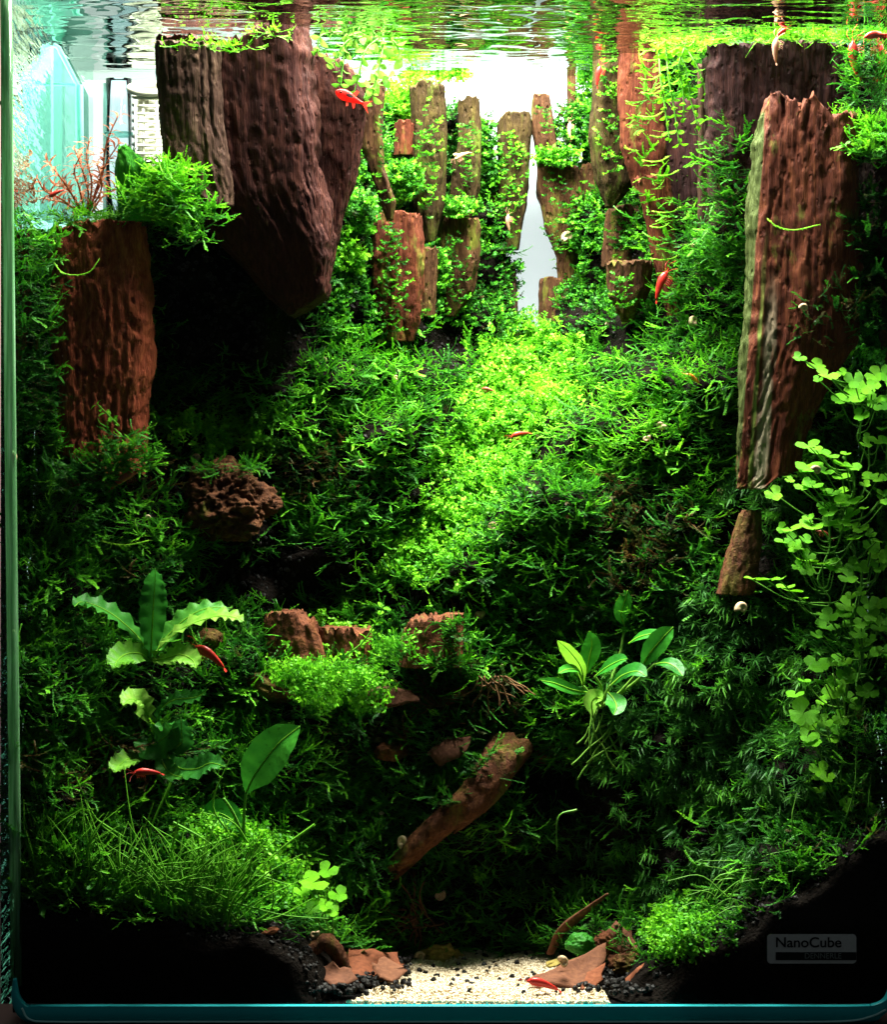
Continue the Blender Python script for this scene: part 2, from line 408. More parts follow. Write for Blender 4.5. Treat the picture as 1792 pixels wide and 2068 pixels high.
tank = thing('glass_tank', 'clear glass cube aquarium with rounded front corners and a teal bottom edge', 'aquarium', (0, .15, 0))
def rounded_pane(x0, x1, z0, z1, y0, y1, r, seg=6):
    pts = []
    for cx, cz, a0 in ((x1 - r, z1 - r, 0), (x0 + r, z1 - r, 90), (x0 + r, z0 + r, 180), (x1 - r, z0 + r, 270)):
        for k in range(seg + 1):
            a = math.radians(a0 + 90 * k / seg); pts.append((cx + r * math.cos(a), cz + r * math.sin(a)))
    n_ = len(pts)
    v = [(a, y0, b) for a, b in pts] + [(a, y1, b) for a, b in pts]
    f = [tuple(range(n_ - 1, -1, -1)), tuple(range(n_, 2 * n_))] + [(i, (i + 1) % n_, n_ + (i + 1) % n_, n_ + i) for i in range(n_)]
    return v, f
obj('front_pane', MB().add(*rounded_pane(LX - .004, RX + .004, -.0005, .46, -.006, -.0012, .012)), M_FRONT, tank, smooth=False)
obj('side_pane', MB().add(*box(LX - .005, LX, .0, BY, 0, .46)), M_SIDE, tank, smooth=False)
obj('side_pane', MB().add(*box(RX, RX + .005, .0, BY, 0, .46)), M_SIDE, tank, smooth=False)
obj('back_pane', MB().add(*box(LX - .005, RX + .005, BY + .001, BY + .006, 0, .46)), M_FRONT, tank, smooth=False)

m, n, l = newmat('glass_edge_glow')
p = N(n, 'ShaderNodeBsdfPrincipled', in_={'Base Color': (.03, .52, .56, 1), 'Roughness': .35, 'Specular IOR Level': .15})  # strong teal base colour stands in for light guided through the glass
t = N(n, 'ShaderNodeBsdfTranslucent', in_={'Color': (.01, .25, .25, 1)})
mx = N(n, 'ShaderNodeMixShader', in_={0: .3}); l.new(p.outputs[0], mx.inputs[1]); l.new(t.outputs[0], mx.inputs[2])
l.new(mx.outputs[0], N(n, 'ShaderNodeOutputMaterial').inputs[0]); M_RIM = m
# bottom rim: rounded tray edge that runs along the front and turns up a little at both corners
pts = [P(30, 1975, -.004), P(33, 2015, -.004), P(52, 2043, -.004), P(90, 2046, -.004)] + [P(x, 2046, -.004) for x in range(200, 1700, 150)] + [P(1735, 2046, -.004), P(1770, 2040, -.004), P(1796, 2015, -.004), P(1805, 1960, -.004)]
obj('bottom_rim', MB().add(*tube(spline(pts, 120), [.0008 + .0032 * min(1, i / 16., (119 - i) / 16.) for i in range(120)], 12, flat=1.)), M_RIM, tank)
pts = [P(44, 2035, -.008), P(60, 2058, -.008), P(110, 2063, -.008)] + [P(x, 2063, -.008) for x in range(300, 1600, 200)] + [P(1700, 2062, -.008), P(1760, 2052, -.008), P(1790, 2038, -.008)]
M_RIMLITE = plain('pale_rim_glint', (.55, .95, .88), .15, .8)
obj('rim_glint', MB().add(*tube(spline(pts, 90), .0005, 8)), M_RIMLITE, tank)  # thin pale tube paints the bright highlight line along the rim
m, n, l = newmat('green_glass_corner')
geo = N(n, 'ShaderNodeNewGeometry'); mp = N(n, 'ShaderNodeMapping', in_={'Scale': (900, 60, 22)}); l.new(geo.outputs['Position'], mp.inputs[0])
no = N(n, 'ShaderNodeTexNoise', in_={'Scale': 1., 'Detail': 3.}); l.new(mp.outputs[0], no.inputs['Vector'])
r = ramp(n, [(.3, (.10, .26, .10)), (.55, (.25, .5, .25)), (.75, (.6, .85, .6))]); l.new(no.outputs[0], r.inputs[0])
p = N(n, 'ShaderNodeBsdfPrincipled', in_={'Roughness': .12, 'Specular IOR Level': .6}); l.new(r.outputs[0], p.inputs['Base Color'])
t = N(n, 'ShaderNodeBsdfTransparent', in_={'Color': (.55, .85, .62, 1)}); tl = N(n, 'ShaderNodeBsdfTranslucent'); l.new(r.outputs[0], tl.inputs[0])
m1 = N(n, 'ShaderNodeMixShader', in_={0: .5}); l.new(p.outputs[0], m1.inputs[1]); l.new(tl.outputs[0], m1.inputs[2])
m2 = N(n, 'ShaderNodeMixShader', in_={0: .45}); l.new(m1.outputs[0], m2.inputs[1]); l.new(t.outputs[0], m2.inputs[2])
l.new(m2.outputs[0], N(n, 'ShaderNodeOutputMaterial').inputs[0]); M_CORNER = m
obj('corner_edge', MB().add(*tube([P(12, -60, 0), P(16, 400, 0), P(22, 1000, 0), P(29, 1600, 0), P(33, 1990, 0)], .0026, 12)), M_CORNER, tank)
obj('corner_edge', MB().add(*tube([P(1806, -60, 0), P(1806, 1000, 0), P(1806, 1960, 0)], .0020, 12)), M_CORNER, tank)

nx, ny = 220, 200
gx, gy = np.meshgrid(np.linspace(LX, RX, nx), np.linspace(0, BY, ny), indexing='ij')
q = np.stack([gx * 26 , gy * 48, gx * 0], -1)
calm = np.clip((.315 - gy) / .10, .12, 1.)
gz = WZ + (.0010 * vnoise(q, 3) + .00055 * vnoise(q * 2.3, 5) + .00028 * vnoise(q * 4.6, 9)) * calm
idx = np.arange(nx * ny).reshape(nx, ny)
f = np.stack([idx[:-1, :-1], idx[1:, :-1], idx[1:, 1:], idx[:-1, 1:]], -1).reshape(-1, 4)
o = obj('water', MB().add(np.stack([gx, gy, gz], -1), f.tolist()), M_WATER); tag(o, 'rippled water surface mirroring the stones and plants from below', kind='structure')

# ------------------------------------------------------------------ ground: the steep planted slope with a valley in it
CP = []
def row(py, *a): CP.extend([(px, py, y) for px, y in a])
row(2025, (0, 0), (300, 0), (600, 0), (950, 0), (1300, 0), (1500, 0), (1792, 0))
CP += [(0, 1850, 0), (150, 1860, 0), (300, 1880, 0), (500, 1940, 0), (620, 1990, .005), (700, 1985, .03), (760, 1940, .10), (950, 1975, .06), (950, 1925, .127), (1100, 1925, .12), (800, 1925, .115),
       (1150, 1975, .06), (1230, 1950, .07), (1300, 1990, .01), (1450, 1960, 0), (1600, 1850, 0), (1792, 1750, 0)]
row(1780, (60, .01), (250, .02), (450, .035), (700, .09), (900, .135), (1100, .14), (1250, .11), (1400, .06), (1600, .015), (1780, .005))
row(1600, (60, .02), (250, .045), (500, .07), (750, .10), (900, .10), (1000, .10), (1150, .125), (1300, .09), (1450, .07), (1650, .05), (1780, .03))
row(1400, (60, .03), (250, .06), (500, .085), (700, .095), (900, .105), (1100, .11), (1300, .095), (1500, .08), (1700, .06))
row(1200, (60, .045), (250, .08), (450, .125), (650, .14), (800, .135), (950, .125), (1150, .12), (1350, .105), (1550, .09), (1750, .075))
row(1050, (60, .06), (250, .085), (450, .12), (650, .14), (850, .155), (950, .16), (1080, .14), (1200, .125), (1400, .115), (1600, .10))
row(900, (60, .075), (250, .10), (420, .13), (600, .14), (780, .155), (900, .185), (1000, .205), (1090, .185), (1180, .16), (1300, .14), (1450, .12), (1650, .11))
row(770, (60, .09), (300, .125), (400, .125), (520, .13), (650, .155), (800, .175), (950, .225), (1090, .25), (1200, .21), (1320, .155), (1450, .135), (1650, .12))
row(690, (100, .12), (300, .125), (400, .118), (520, .122), (600, .15), (680, .175), (800, .21), (950, .25), (1080, .28), (1180, .25), (1300, .19), (1450, .155), (1650, .13))
row(550, (100, .13), (300, .115), (400, .112), (520, .12), (600, .15), (700, .2), (850, .235), (970, .265), (1050, .285), (1160, .285), (1220, .26), (1320, .21), (1450, .165), (1650, .14))
row(350, (100, .14), (250, .13), (400, .12), (520, .13), (620, .17), (720, .215), (850, .25), (970, .28), (1180, .285), (1250, .265), (1350, .23), (1450, .2), (1650, .15))
row(150, (500, .2), (720, .24), (850, .275), (1000, .29), (1200, .29), (1350, .25), (1450, .2), (1650, .16))
CP = np.array(CP)
def D0(px, py):
    px = np.asarray(px, float); py = np.asarray(py, float); sh = px.shape
    a = px.reshape(-1); b = py.reshape(-1); out = np.empty(a.shape)
    for i in range(0, len(a), 20000):
        d2 = ((a[i:i + 20000, None] - CP[None, :, 0]) / 1.0) ** 2 + ((b[i:i + 20000, None] - CP[None, :, 1]) / .8) ** 2
        wt = 1. / (d2 + 900.) ** 1.9
        out[i:i + 20000] = (wt * CP[None, :, 2]).sum(1) / wt.sum(1)
    return out.reshape(sh)
SOILX = [0, 150, 400, 600, 700, 1230, 1350, 1450, 1600, 1792]
SOILY = [1795, 1835, 1868, 1888, 1928, 1930, 1945, 1890, 1790, 1640]
def D(px, py):
    d = D0(px, py)
    px = np.asarray(px, float); py = np.asarray(py, float)
    g = np.clip((np.interp(px, SOILX, SOILY) - py) / 60., 0, 1)
    q = np.stack([px / 75., py / 60., px * 0], -1)
    xr = np.interp(py, [690, 760, 850, 900, 960, 1020, 1090, 1170], [1160, 1195, 1155, 1095, 1055, 1005, 950, 890]); xl = np.interp(py, [690, 760, 850, 920, 990, 1060, 1140], [1005, 950, 920, 875, 880, 800, 755])
    win = np.clip((py - 690) / 80., 0, 1) * np.clip((1190 - py) / 60., 0, 1); ur, ul = px - xr, xl - px
    sm = lambda t: np.clip(t, 0, 1) ** 2 * (3 - 2 * np.clip(t, 0, 1))
    d = d - win * (.026 * sm((ur + 15) / 60.) * np.exp(-(np.maximum(ur, 0) / 260.) ** 2) + .016 * sm((ul + 15) / 60.) * np.exp(-(np.maximum(ul, 0) / 200.) ** 2))
    edge = np.clip(np.maximum((640 - px) / 60., (px - 1310) / 60.), 0, 1); lo = np.clip((py - np.interp(px, SOILX, SOILY) - 12) / 45., 0, 1)
    d = d * (1 - edge * lo)
    return np.clip(d + g * (.010 * vnoise(q, 21) + .005 * vnoise(q * 2.2, 22)), .001, .296)

TOPX = [0, 90, 130, 230, 260, 420, 640, 700, 780, 900, 985, 995, 1025, 1040, 1102, 1124, 1142, 1170, 1190, 1205, 1300, 1420, 1500, 1792]
TOPY = [470, 470, 460, 440, 330, 330, 180, 160, 190, 215, 240, 300, 480, 676, 676, 640, 500, 330, 230, 150, 110, 100, 260, 260]
GX = np.arange(-12, 1840, 9.); GY = np.arange(95, 2040, 9.)
a, b = np.meshgrid(GX, GY, indexing='ij'); d = D(a, b); V = PV(a, b, d)
V[..., 0] = np.clip(V[..., 0], LX + .0005, RX - .0005); V[..., 2] = np.maximum(V[..., 2], .0)
idx = np.arange(a.size).reshape(a.shape)
keep = (b[:-1, :-1] >= np.interp(a[:-1, :-1] + 4.5, TOPX, TOPY))
f = np.stack([idx[:-1, :-1], idx[:-1, 1:], idx[1:, 1:], idx[1:, :-1]], -1)[keep]
o = obj('ground', MB().add(V, f.tolist()), M_SOIL); tag(o, 'dark soil slope under the moss', kind='structure')
o = obj('tank_floor', MB().add(*box(LX, RX, .001, BY, -.004, -.0012)), M_SOIL, smooth=False); tag(o, kind='structure')

# ------------------------------------------------------------------ stones
def stone(label, y, th, L, R, top, mat, bottom=None, name='petrified_wood', amp=1., cat='stone', e=.46, ridge=26, seed=None, nu=128, nv=110, grp=None, lump=1., tilt=0., pits_=.6):
    """an upright slab: left and right outlines as (py, px), jagged top and bottom as (px, py); y is its middle, th its thickness"""
    seed = seed if seed is not None else int(abs(hash(label)) % 1000) if False else sum(map(ord, label)) % 997
    if mat in (M_OLIVE, M_BROWN) : pits_ *= .35
    if y > .195 and 'white gap' not in label and 'knobbly' not in label:      # the crowded back row
        wd_ = 1.32; L_, R_ = np.array(L, float), np.array(R, float)
        L = [(p_, q_ - (np.interp(p_, R_[:, 0], R_[:, 1]) - q_) * (wd_ - 1) / 2) for p_, q_ in L_]; R = [(p_, q_ + (q_ - np.interp(p_, L_[:, 0], L_[:, 1])) * (wd_ - 1) / 2) for p_, q_ in R_]
    L = np.array(L, float); R = np.array(R, float); top = np.array(top, float)
    py0 = top[:, 1].min(); py1 = max(L[-1, 0], R[-1, 0])
    s0 = (CAMD + y) / CAMD
    amp = amp * min(1., .35 + .65 * np.median(R[:, 1] - np.interp(R[:, 0], L[:, 0], L[:, 1])) / 130.)
    rows = []
    caps = [(.0, 0), (.3, 0), (.6, 0), (.85, 0), (.96, 0)]
    for c, _ in caps: rows.append((py0, c))
    for t in np.linspace(0, 1, nv): rows.append((py0 + (py1 - py0) * t, 1.))
    for c, _ in caps[::-1]: rows.append((py1, c))
    wmed = float(np.median(R[:, 1] - np.interp(R[:, 0], L[:, 0], L[:, 1]))) * KPX * s0
    nu = int(np.clip(2 * (wmed + th) / .0008, 90, 330)); nv = int(np.clip((py1 - py0) * KPX / .0013, 50, 150))
    u = np.arange(4000) / 4000 * 2 * math.pi; c1_, s1_ = np.cos(u), np.sin(u)
    bx = np.sign(c1_) * np.abs(c1_) ** e; by = np.sign(s1_) * np.abs(s1_) ** e
    # knock the section out of square so that faces meet at uneven angles
    k1, k2, k3 = [float(x) for x in np.random.default_rng(seed).uniform(-.22, .22, 3)]
    bx, by = bx, by * (1 + k1 * bx) + k2 * .5 * (1 - bx * bx)
    al = np.concatenate([[0], np.cumsum(np.hypot(np.diff(bx) * wmed, np.diff(by) * th))]); uu = np.interp(np.arange(nu) / nu * al[-1], al, np.arange(4000))
    bx, by = np.interp(uu, np.arange(4000), bx), np.interp(uu, np.arange(4000), by)
    cx_ = np.sign(bx) * np.abs(bx) ** 4; sx_ = np.sign(by) * np.clip(np.abs(by), 0, 1) ** 4; nl = np.hypot(cx_, sx_) + 1e-6; cx_, sx_ = cx_ / nl, sx_ / nl
    V = np.zeros((len(rows), nu, 3))
    for i, (py, c) in enumerate(rows):
        l_ = np.interp(py, L[:, 0], L[:, 1]); r_ = np.interp(py, R[:, 0], R[:, 1])
        cx = (l_ + r_) / 2; hw = max((r_ - l_) / 2, 2.)
        zz = (HZ - py) * KPX
        wx = bx * hw * KPX; wy = by * th / 2
        q1 = np.stack([bx * 1.7 + seed, by * 1.7, np.full(nu, zz * 16)], -1)
        wob = .0016 * vnoise(np.stack([wx * 60, wy * 60, np.full(nu, zz * 55)], -1), seed + 7) + .0007 * vnoise(np.stack([wx * 200, wy * 200, np.full(nu, zz * 260)], -1), seed + 12)
        Z_ = np.full(nu, zz)
        q2 = np.stack([(wx + wob) * 330 + seed * 3, (wy + wob) * 330, Z_ * 16], -1)
        q4 = np.stack([(wx + wob * .6) * 150 + seed, (wy + wob * .6) * 150, Z_ * 9], -1)
        q3 = np.stack([wx * 520 + seed, wy * 520, Z_ * 260], -1)
        rid = 1 - np.abs(vnoise(q2, seed + 1)) * 2
        crack = np.exp(-(vnoise(q4, seed + 6) / .045) ** 2) * np.clip(.5 + vnoise(q4 * np.array([.3, .3, 3.]), seed + 8), 0, 1)
        sv = 4 * fbm(np.stack([(wx + wob) * 75 + seed, (wy + wob) * 75, Z_ * 11], -1), seed + 11, 3) + .5
        step = (np.floor(sv) + np.clip((sv - np.floor(sv)) / .22, 0, 1)) / 4
        pit = np.clip(fbm(q3, seed + 3, 2, .6) - .22 - .3 * vnoise(np.stack([wx * 60, wy * 60, Z_ * 60], -1), seed + 9), 0, .5)
        dr = amp * (.0012 * lump * vnoise(q1, seed) + .0026 * step + .0002 * rid + .0004 * vnoise(q2 * 2.4, seed + 2) + .0005 * fbm(q3, seed + 4, 2) - .0014 * crack - .0016 * pits_ * pit)
        hwm = hw * KPX * s0
        jg = (.09 * hw + 2.) * KPX * s0 * np.abs(bx) ** 3 * np.sign(bx)
        x = (cx - PXC) * KPX * s0 + c * (bx * hwm + cx_ * dr + jg * fbm(np.stack([np.sign(bx) * 4 + seed, by * 1.1, np.full(nu, py / 42.)], -1), seed + 13, 3))
        yy = y + c * (by * th / 2 * min(1, .35 + hwm / (th + 1e-6)) + sx_ * dr * 1.4) + tilt * (py - py1) / (py0 - py1 + 1e-6)
        ppx = x / (KPX * s0) + PXC
        tpy = np.interp(ppx, top[:, 0], top[:, 1]) + (4 + 8 * amp) * vnoise(np.stack([ppx / 8., yy * 260, yy * 0], -1), seed + 5) + (2 + 5 * amp) * vnoise(np.stack([ppx / 3.5, yy * 500, yy * 0], -1), seed + 15)
        p_ = np.maximum(py, tpy)
        if bottom is not None:
            bpy_ = np.interp(ppx, [b_[0] for b_ in bottom], [b_[1] for b_ in bottom]) + 6 * amp * vnoise(np.stack([ppx / 8., yy * 200, yy * 0], -1), seed + 6)
            p_ = np.minimum(p_, bpy_)
        V[i] = np.stack([x, yy, ZC + (HZ - p_) * KPX * s0], -1)
    V[..., 0] = np.clip(V[..., 0], LX + .0003, RX - .0003)
    idx = np.arange(len(rows) * nu).reshape(len(rows), nu); i2 = np.roll(idx, -1, 1)
    f = np.stack([idx[:-1], idx[1:], i2[1:], i2[:-1]], -1).reshape(-1, 4)
    mb = MB().add(V, f.tolist())
    org = P((L[-1, 1] + R[-1, 1]) / 2, py1, y)
    o = obj(name, mb, mat, origin=org)
    return tag(o, label, cat, grp)

G = 'upright pieces of petrified wood'
stone('broad maroon petrified wood slab leaning over the dark hollow, small red fish at its edge', .120, .115,
      [(50, 326), (95, 326), (200, 333), (320, 345), (400, 372), (480, 440), (580, 530), (640, 585)],
      [(50, 612), (200, 632), (330, 642), (430, 660), (500, 668), (600, 656), (640, 600)],
      [(320, 100), (345, 93), (420, 98), (470, 108), (505, 95), (540, 72), (580, 58), (605, 54), (620, 62)], M_MAROON, bottom=[(540, 600), (590, 640), (660, 610)], grp=G, ridge=30, amp=.8, lump=.9, e=.36)
stone('taupe bark-like slab with mossy flat top at the edge of the broad maroon slab', .086, .06,
      [(95, 324), (200, 331), (330, 342), (420, 380)], [(95, 440), (250, 450), (420, 470)], [(320, 97), (345, 93), (450, 96)], M_TAUPE, grp=G)
stone('dark slab edge behind the small red fish, under the trailing leaves', .132, .04,
      [(110, 600), (300, 610), (560, 640)], [(110, 700), (200, 736), (330, 722), (440, 692), (570, 662)], [(600, 105), (660, 120), (740, 150)], M_MAROON, grp=G)
stone('tapering brown stone with orange ragged edge, pointed end down', .165, .022,
      [(165, 722), (300, 735), (400, 768), (442, 784)], [(165, 776), (260, 768), (340, 775), (410, 797), (445, 790)], [(720, 175), (760, 165), (780, 170)], M_BROWN, grp=G, ridge=40)
stone('rust coloured mossy pillar below the tapering stone, standing on the moss bank', .198, .022,
      [(430, 770), (520, 765), (640, 772), (690, 792)], [(430, 832), (520, 840), (640, 836), (690, 826)], [(765, 440), (800, 428), (840, 435)], M_PILLAR, grp=G)
stone('tall olive mossy pillar third along the valley from the maroon slab', .225, .022,
      [(170, 838), (300, 842), (430, 845), (490, 862)], [(170, 888), (300, 892), (430, 888), (490, 876)], [(835, 180), (860, 165), (892, 178)], M_OLIVE, grp=G)
stone('small square rust stone wedged beside the tall olive pillar', .222, .016,
      [(245, 803), (315, 800)], [(245, 832), (315, 826)], [(800, 250), (818, 244), (834, 250)], M_PILLAR, grp=G, nv=50)
stone('slim brown pillar with olive foot, round top standing clear against the white gap', .25, .018,
      [(195, 928), (280, 928), (340, 912), (440, 905)], [(195, 966), (280, 970), (380, 968), (440, 950)], [(925, 212), (945, 195), (970, 205)], M_OLIVE, grp=G)
stone('brown bark stone with ragged foot below the slim brown pillar', .238, .02,
      [(440, 890), (540, 892), (600, 900), (640, 905)], [(440, 955), (540, 956), (590, 945), (640, 918)], [(885, 450), (920, 438), (960, 445)], M_BROWN, grp=G, ridge=44)
stone('narrow dark brown stone beside the tall olive pillar', .24, .016,
      [(290, 848), (400, 842), (480, 850)], [(290, 892), (400, 888), (480, 872)], [(840, 300), (895, 292)], M_BROWN, grp=G, nv=50)
stone('bright yellow-green algae-covered pillar beside the white gap', .272, .018,
      [(228, 1004), (300, 1003), (420, 1010), (505, 1020)], [(228, 1070), (260, 1072), (380, 1064), (470, 1052), (505, 1046)], [(1000, 255), (1020, 235), (1040, 232), (1060, 228), (1075, 240)], M_OLIVE, grp=G)
stone('short grey-brown stub at the foot of the white gap', .277, .014,
      [(538, 1016), (660, 1022)], [(538, 1040), (660, 1048)], [(1010, 545), (1028, 538), (1045, 548)], M_TAUPE, grp=G, nv=50)
stone('knobbly brown pillar with round tip edging the white gap, snail on its flank', .275, .02,
      [(192, 1080), (260, 1076), (330, 1088), (400, 1092), (470, 1106), (520, 1124), (570, 1128)], [(192, 1108), (260, 1120), (310, 1130), (340, 1165), (400, 1180), (480, 1172), (570, 1160)],
      [(1070, 205), (1092, 190), (1112, 198), (1125, 240)], M_BROWN, grp=G, ridge=46)
stone('small dark brown block at the foot of the knobbly pillar', .274, .018,
      [(562, 1096), (620, 1093), (680, 1095)], [(562, 1148), (620, 1152), (680, 1140)], [(1090, 565), (1110, 560), (1150, 572)], M_BROWN, grp=G, nv=50)
stone('thin dark brown spike rising to the water behind the knobbly pillar', .282, .01,
      [(135, 1146), (200, 1148), (260, 1140), (300, 1146)], [(135, 1162), (200, 1163), (260, 1162), (300, 1158)], [(1145, 138), (1155, 132), (1165, 140)], M_BROWN, grp=G, nv=50)
stone('tall smooth olive stone with pointed foot, bright green on one side', .222, .022,
      [(100, 1215), (200, 1210), (280, 1204), (370, 1218), (420, 1228)], [(100, 1262), (200, 1266), (300, 1268), (370, 1272), (420, 1236)], [(1205, 110), (1235, 95), (1265, 100)], M_OLIVE, grp=G)
stone('tall dark red-brown column rising out of the water, deeply grooved', .200, .026,
      [(60, 1262), (200, 1262), (300, 1266), (380, 1290)], [(60, 1312), (200, 1326), (300, 1332), (390, 1330)], [(1260, 62), (1285, 55), (1315, 66)], M_PILLAR, grp=G, ridge=50)
stone('red-brown column below the grooved one, narrowing into the moss, shelf-like moss fringes', .186, .024,
      [(360, 1288), (420, 1305), (500, 1318), (620, 1345), (640, 1350)], [(360, 1352), (420, 1360), (500, 1364), (600, 1382), (640, 1378)], [(1285, 365), (1320, 355), (1355, 362)], M_PILLAR, grp=G, ridge=50)
stone('small brown stump half sunk in the right valley moss', .19, .022,
      [(528, 1226), (600, 1232), (650, 1258)], [(528, 1312), (590, 1306), (650, 1276)], [(1220, 535), (1260, 530), (1315, 526)], M_BROWN, grp=G, nv=50)
stone('pale brown strip of stone along the edge of the dark back slab', .165, .016,
      [(130, 1412), (300, 1414), (460, 1412)], [(130, 1438), (300, 1436), (460, 1440)], [(1408, 138), (1425, 130), (1442, 138)], M_TAUPE, grp=G)
stone('wide near-black slab behind the twin-peaked pillar, reaching the water surface', .135, .04,
      [(85, 1428), (250, 1432), (480, 1440)], [(85, 1716), (250, 1720), (480, 1716)], [(1420, 108), (1500, 100), (1560, 90), (1640, 92), (1720, 104)], M_DARK, grp=G, lump=.5, amp=.7, e=.3)
stone('tall red-brown pillar with two peaks and a pale lime-streaked edge', .075, .05,
      [(190, 1546), (300, 1530), (500, 1513), (700, 1500), (880, 1494), (988, 1490)], [(190, 1700), (240, 1722), (500, 1724), (690, 1716), (770, 1676), (850, 1632), (930, 1606), (960, 1600), (988, 1545)],
      [(1535, 245), (1548, 205), (1560, 192), (1588, 206), (1608, 228), (1622, 212), (1634, 200), (1650, 222), (1662, 240), (1700, 246), (1730, 240)], M_STREAK,
      bottom=[(1480, 985), (1545, 985), (1560, 962), (1610, 950), (1730, 700)], grp=G, ridge=40, nu=120, nv=150)
stone('short rust-red pitted pillar with mossy top near the side glass', .09, .04,
      [(448, 108), (600, 112), (800, 120), (960, 128)], [(448, 284), (600, 310), (690, 304), (800, 298), (960, 280)],
      [(105, 480), (140, 462), (200, 452), (270, 448), (295, 462)], M_RUST, bottom=[(110, 905), (180, 940), (215, 965), (290, 955)], grp=G, pits_=1.6, nu=110, nv=130)
stone('small pointed stone filmed bright green, peeping above the moss bush', .072, .025,
      [(292, 242), (340, 236), (420, 246), (445, 256)], [(292, 262), (340, 300), (420, 310), (445, 300)], [(230, 310), (250, 292), (275, 312), (330, 335)], M_GREENROCK, grp=G, nv=50)
stone('broken brown stump below the twin-peaked pillar, mossy on one side', .082, .026,
      [(1030, 1497), (1100, 1478), (1170, 1456), (1200, 1450)], [(1030, 1533), (1100, 1535), (1170, 1526), (1200, 1522)], [(1490, 1040), (1512, 1030), (1535, 1036)], M_WOOD, grp=G, nv=60)
stone('dark brown trunk half hidden in the left valley moss, left of the rust pillar', .205, .02, [(455, 690), (600, 684)], [(455, 726), (600, 736)], [(686, 462), (708, 452), (730, 460)], M_BROWN, grp=G)
stone('mossy brown trunk between the slim pillar and the algae pillar', .276, .014, [(330, 968), (480, 962), (560, 970)], [(330, 1002), (480, 1004), (560, 996)], [(965, 340), (985, 328), (1004, 338)], M_BROWN, grp=G)
stone('squat brown trunk beside the rust pillar foot', .215, .018, [(500, 838), (640, 846)], [(500, 878), (640, 872)], [(835, 508), (858, 498), (880, 506)], M_BROWN, grp=G)
stone('broad dark trunk right of the knobbly pillar, moss over its foot', .275, .016, [(330, 1168), (450, 1176), (560, 1180)], [(330, 1206), (450, 1212), (560, 1204)], [(1165, 345), (1185, 330), (1208, 342)], M_BROWN, grp=G)
stone('olive-brown trunk sunk in moss below the tall smooth olive stone', .24, .016, [(420, 1236), (540, 1228)], [(420, 1282), (540, 1286)], [(1232, 430), (1258, 415), (1284, 428)], M_BROWN, grp=G)
stone('dim brown stone in the right background behind the hanging stems', .205, .02,
      [(200, 1345), (350, 1350), (470, 1370)], [(200, 1405), (350, 1412), (470, 1410)], [(1340, 210), (1375, 200), (1410, 210)], M_DARK, grp=G, nv=50)

# ------------------------------------------------------------------ lumpy rocks, wood, litter
def blob(label, name, cat, px, py, y, rx, ry, ry_, mat, seed, amp=.25, freq=2.2, holes=0., nu=72, nv=48, grp=None, rot=0.):
    u = np.linspace(0, 2 * math.pi, nu, endpoint=False); v = np.linspace(0, math.pi, nv)
    U, Vv = np.meshgrid(u, v, indexing='ij')
    n_ = np.stack([np.cos(U) * np.sin(Vv), np.sin(U) * np.sin(Vv), np.cos(Vv)], -1)
    r = 1 + amp * fbm(n_ * freq + seed, seed, 4)
    # blunt facets
    r = r * (1 - .12 * np.abs(vnoise(n_ * 1.3 + seed * 2, seed + 4)))
    if holes:
        h = vnoise(n_ * 9 + seed, seed + 8); r = r - holes * np.clip(h - .15, 0, 1) ** .6
        h = vnoise(n_ * 17 + seed, seed + 9); r = r - holes * .5 * np.clip(h - .2, 0, 1) ** .6
    c = P(px, py, y); s = (CAMD + y) / CAMD
    W = n_ * r[..., None] * np.array([rx * KPX * s, ry_, ry * KPX * s])
    if rot:
        ca, sa = math.cos(rot), math.sin(rot); W = np.stack([W[..., 0] * ca - W[..., 2] * sa, W[..., 1], W[..., 0] * sa + W[..., 2] * ca], -1)
    W = W + c
    idx = np.arange(nu * nv).reshape(nu, nv); i2 = np.roll(idx, -1, 0)
    f = np.stack([idx[:, :-1], i2[:, :-1], i2[:, 1:], idx[:, 1:]], -1).reshape(-1, 4)
    o = obj(name, MB().add(W, f.tolist()), mat, origin=c - np.array([0, 0, ry * KPX * s]))
    return tag(o, label, cat, grp)

def flatleaf(label, poly, y, tilt, mat, name='dry_leaf', bend=.003, cat='dead leaf', grp='dead leaves around the sand', seed=1, th=.0007):
    """a thin curled dead leaf: outline in px, leaning back by tilt (m per 100 px)"""
    poly = np.array(poly, float); c = poly.mean(0)
    ring = []
    for i in range(len(poly)):
        a_, b_ = poly[i], poly[(i + 1) % len(poly)]
        for t in (0, .33, .66): ring.append(a_ * (1 - t) + b_ * t)
    ring = np.array(ring); ring += rng.normal(0, 2.2, ring.shape)
    lv = [ring * k + c * (1 - k) for k in (1, .72, .42, .15)]
    pts = np.vstack(lv + [c[None]]); yb = pts[:, 1].max()
    d_ = y + tilt * (yb - pts[:, 1]) / 100. + bend * vnoise(np.stack([pts[:, 0] / 45., pts[:, 1] / 40., pts[:, 0] * 0 + seed], -1), seed)
    F_ = PV(pts[:, 0], pts[:, 1], d_); B_ = F_ + np.array([0, th, -th * .3])
    m_ = len(ring); f = []
    for k in range(3):
        for i in range(m_):
            j = (i + 1) % m_; f.append((k * m_ + i, k * m_ + j, (k + 1) * m_ + j, (k + 1) * m_ + i))
    for i in range(m_): f.append((3 * m_ + i, 3 * m_ + (i + 1) % m_, 4 * m_))
    n0 = len(pts); f2 = [tuple(n0 + q_ for q_ in fa[::-1]) for fa in f]
    side = [(i, n0 + i, n0 + (i + 1) % m_, (i + 1) % m_) for i in range(m_)]
    o = obj(name, MB().add(np.vstack([F_, B_]), f + f2 + side), mat, origin=P(c[0], yb, y)); return tag(o, label, cat, grp)

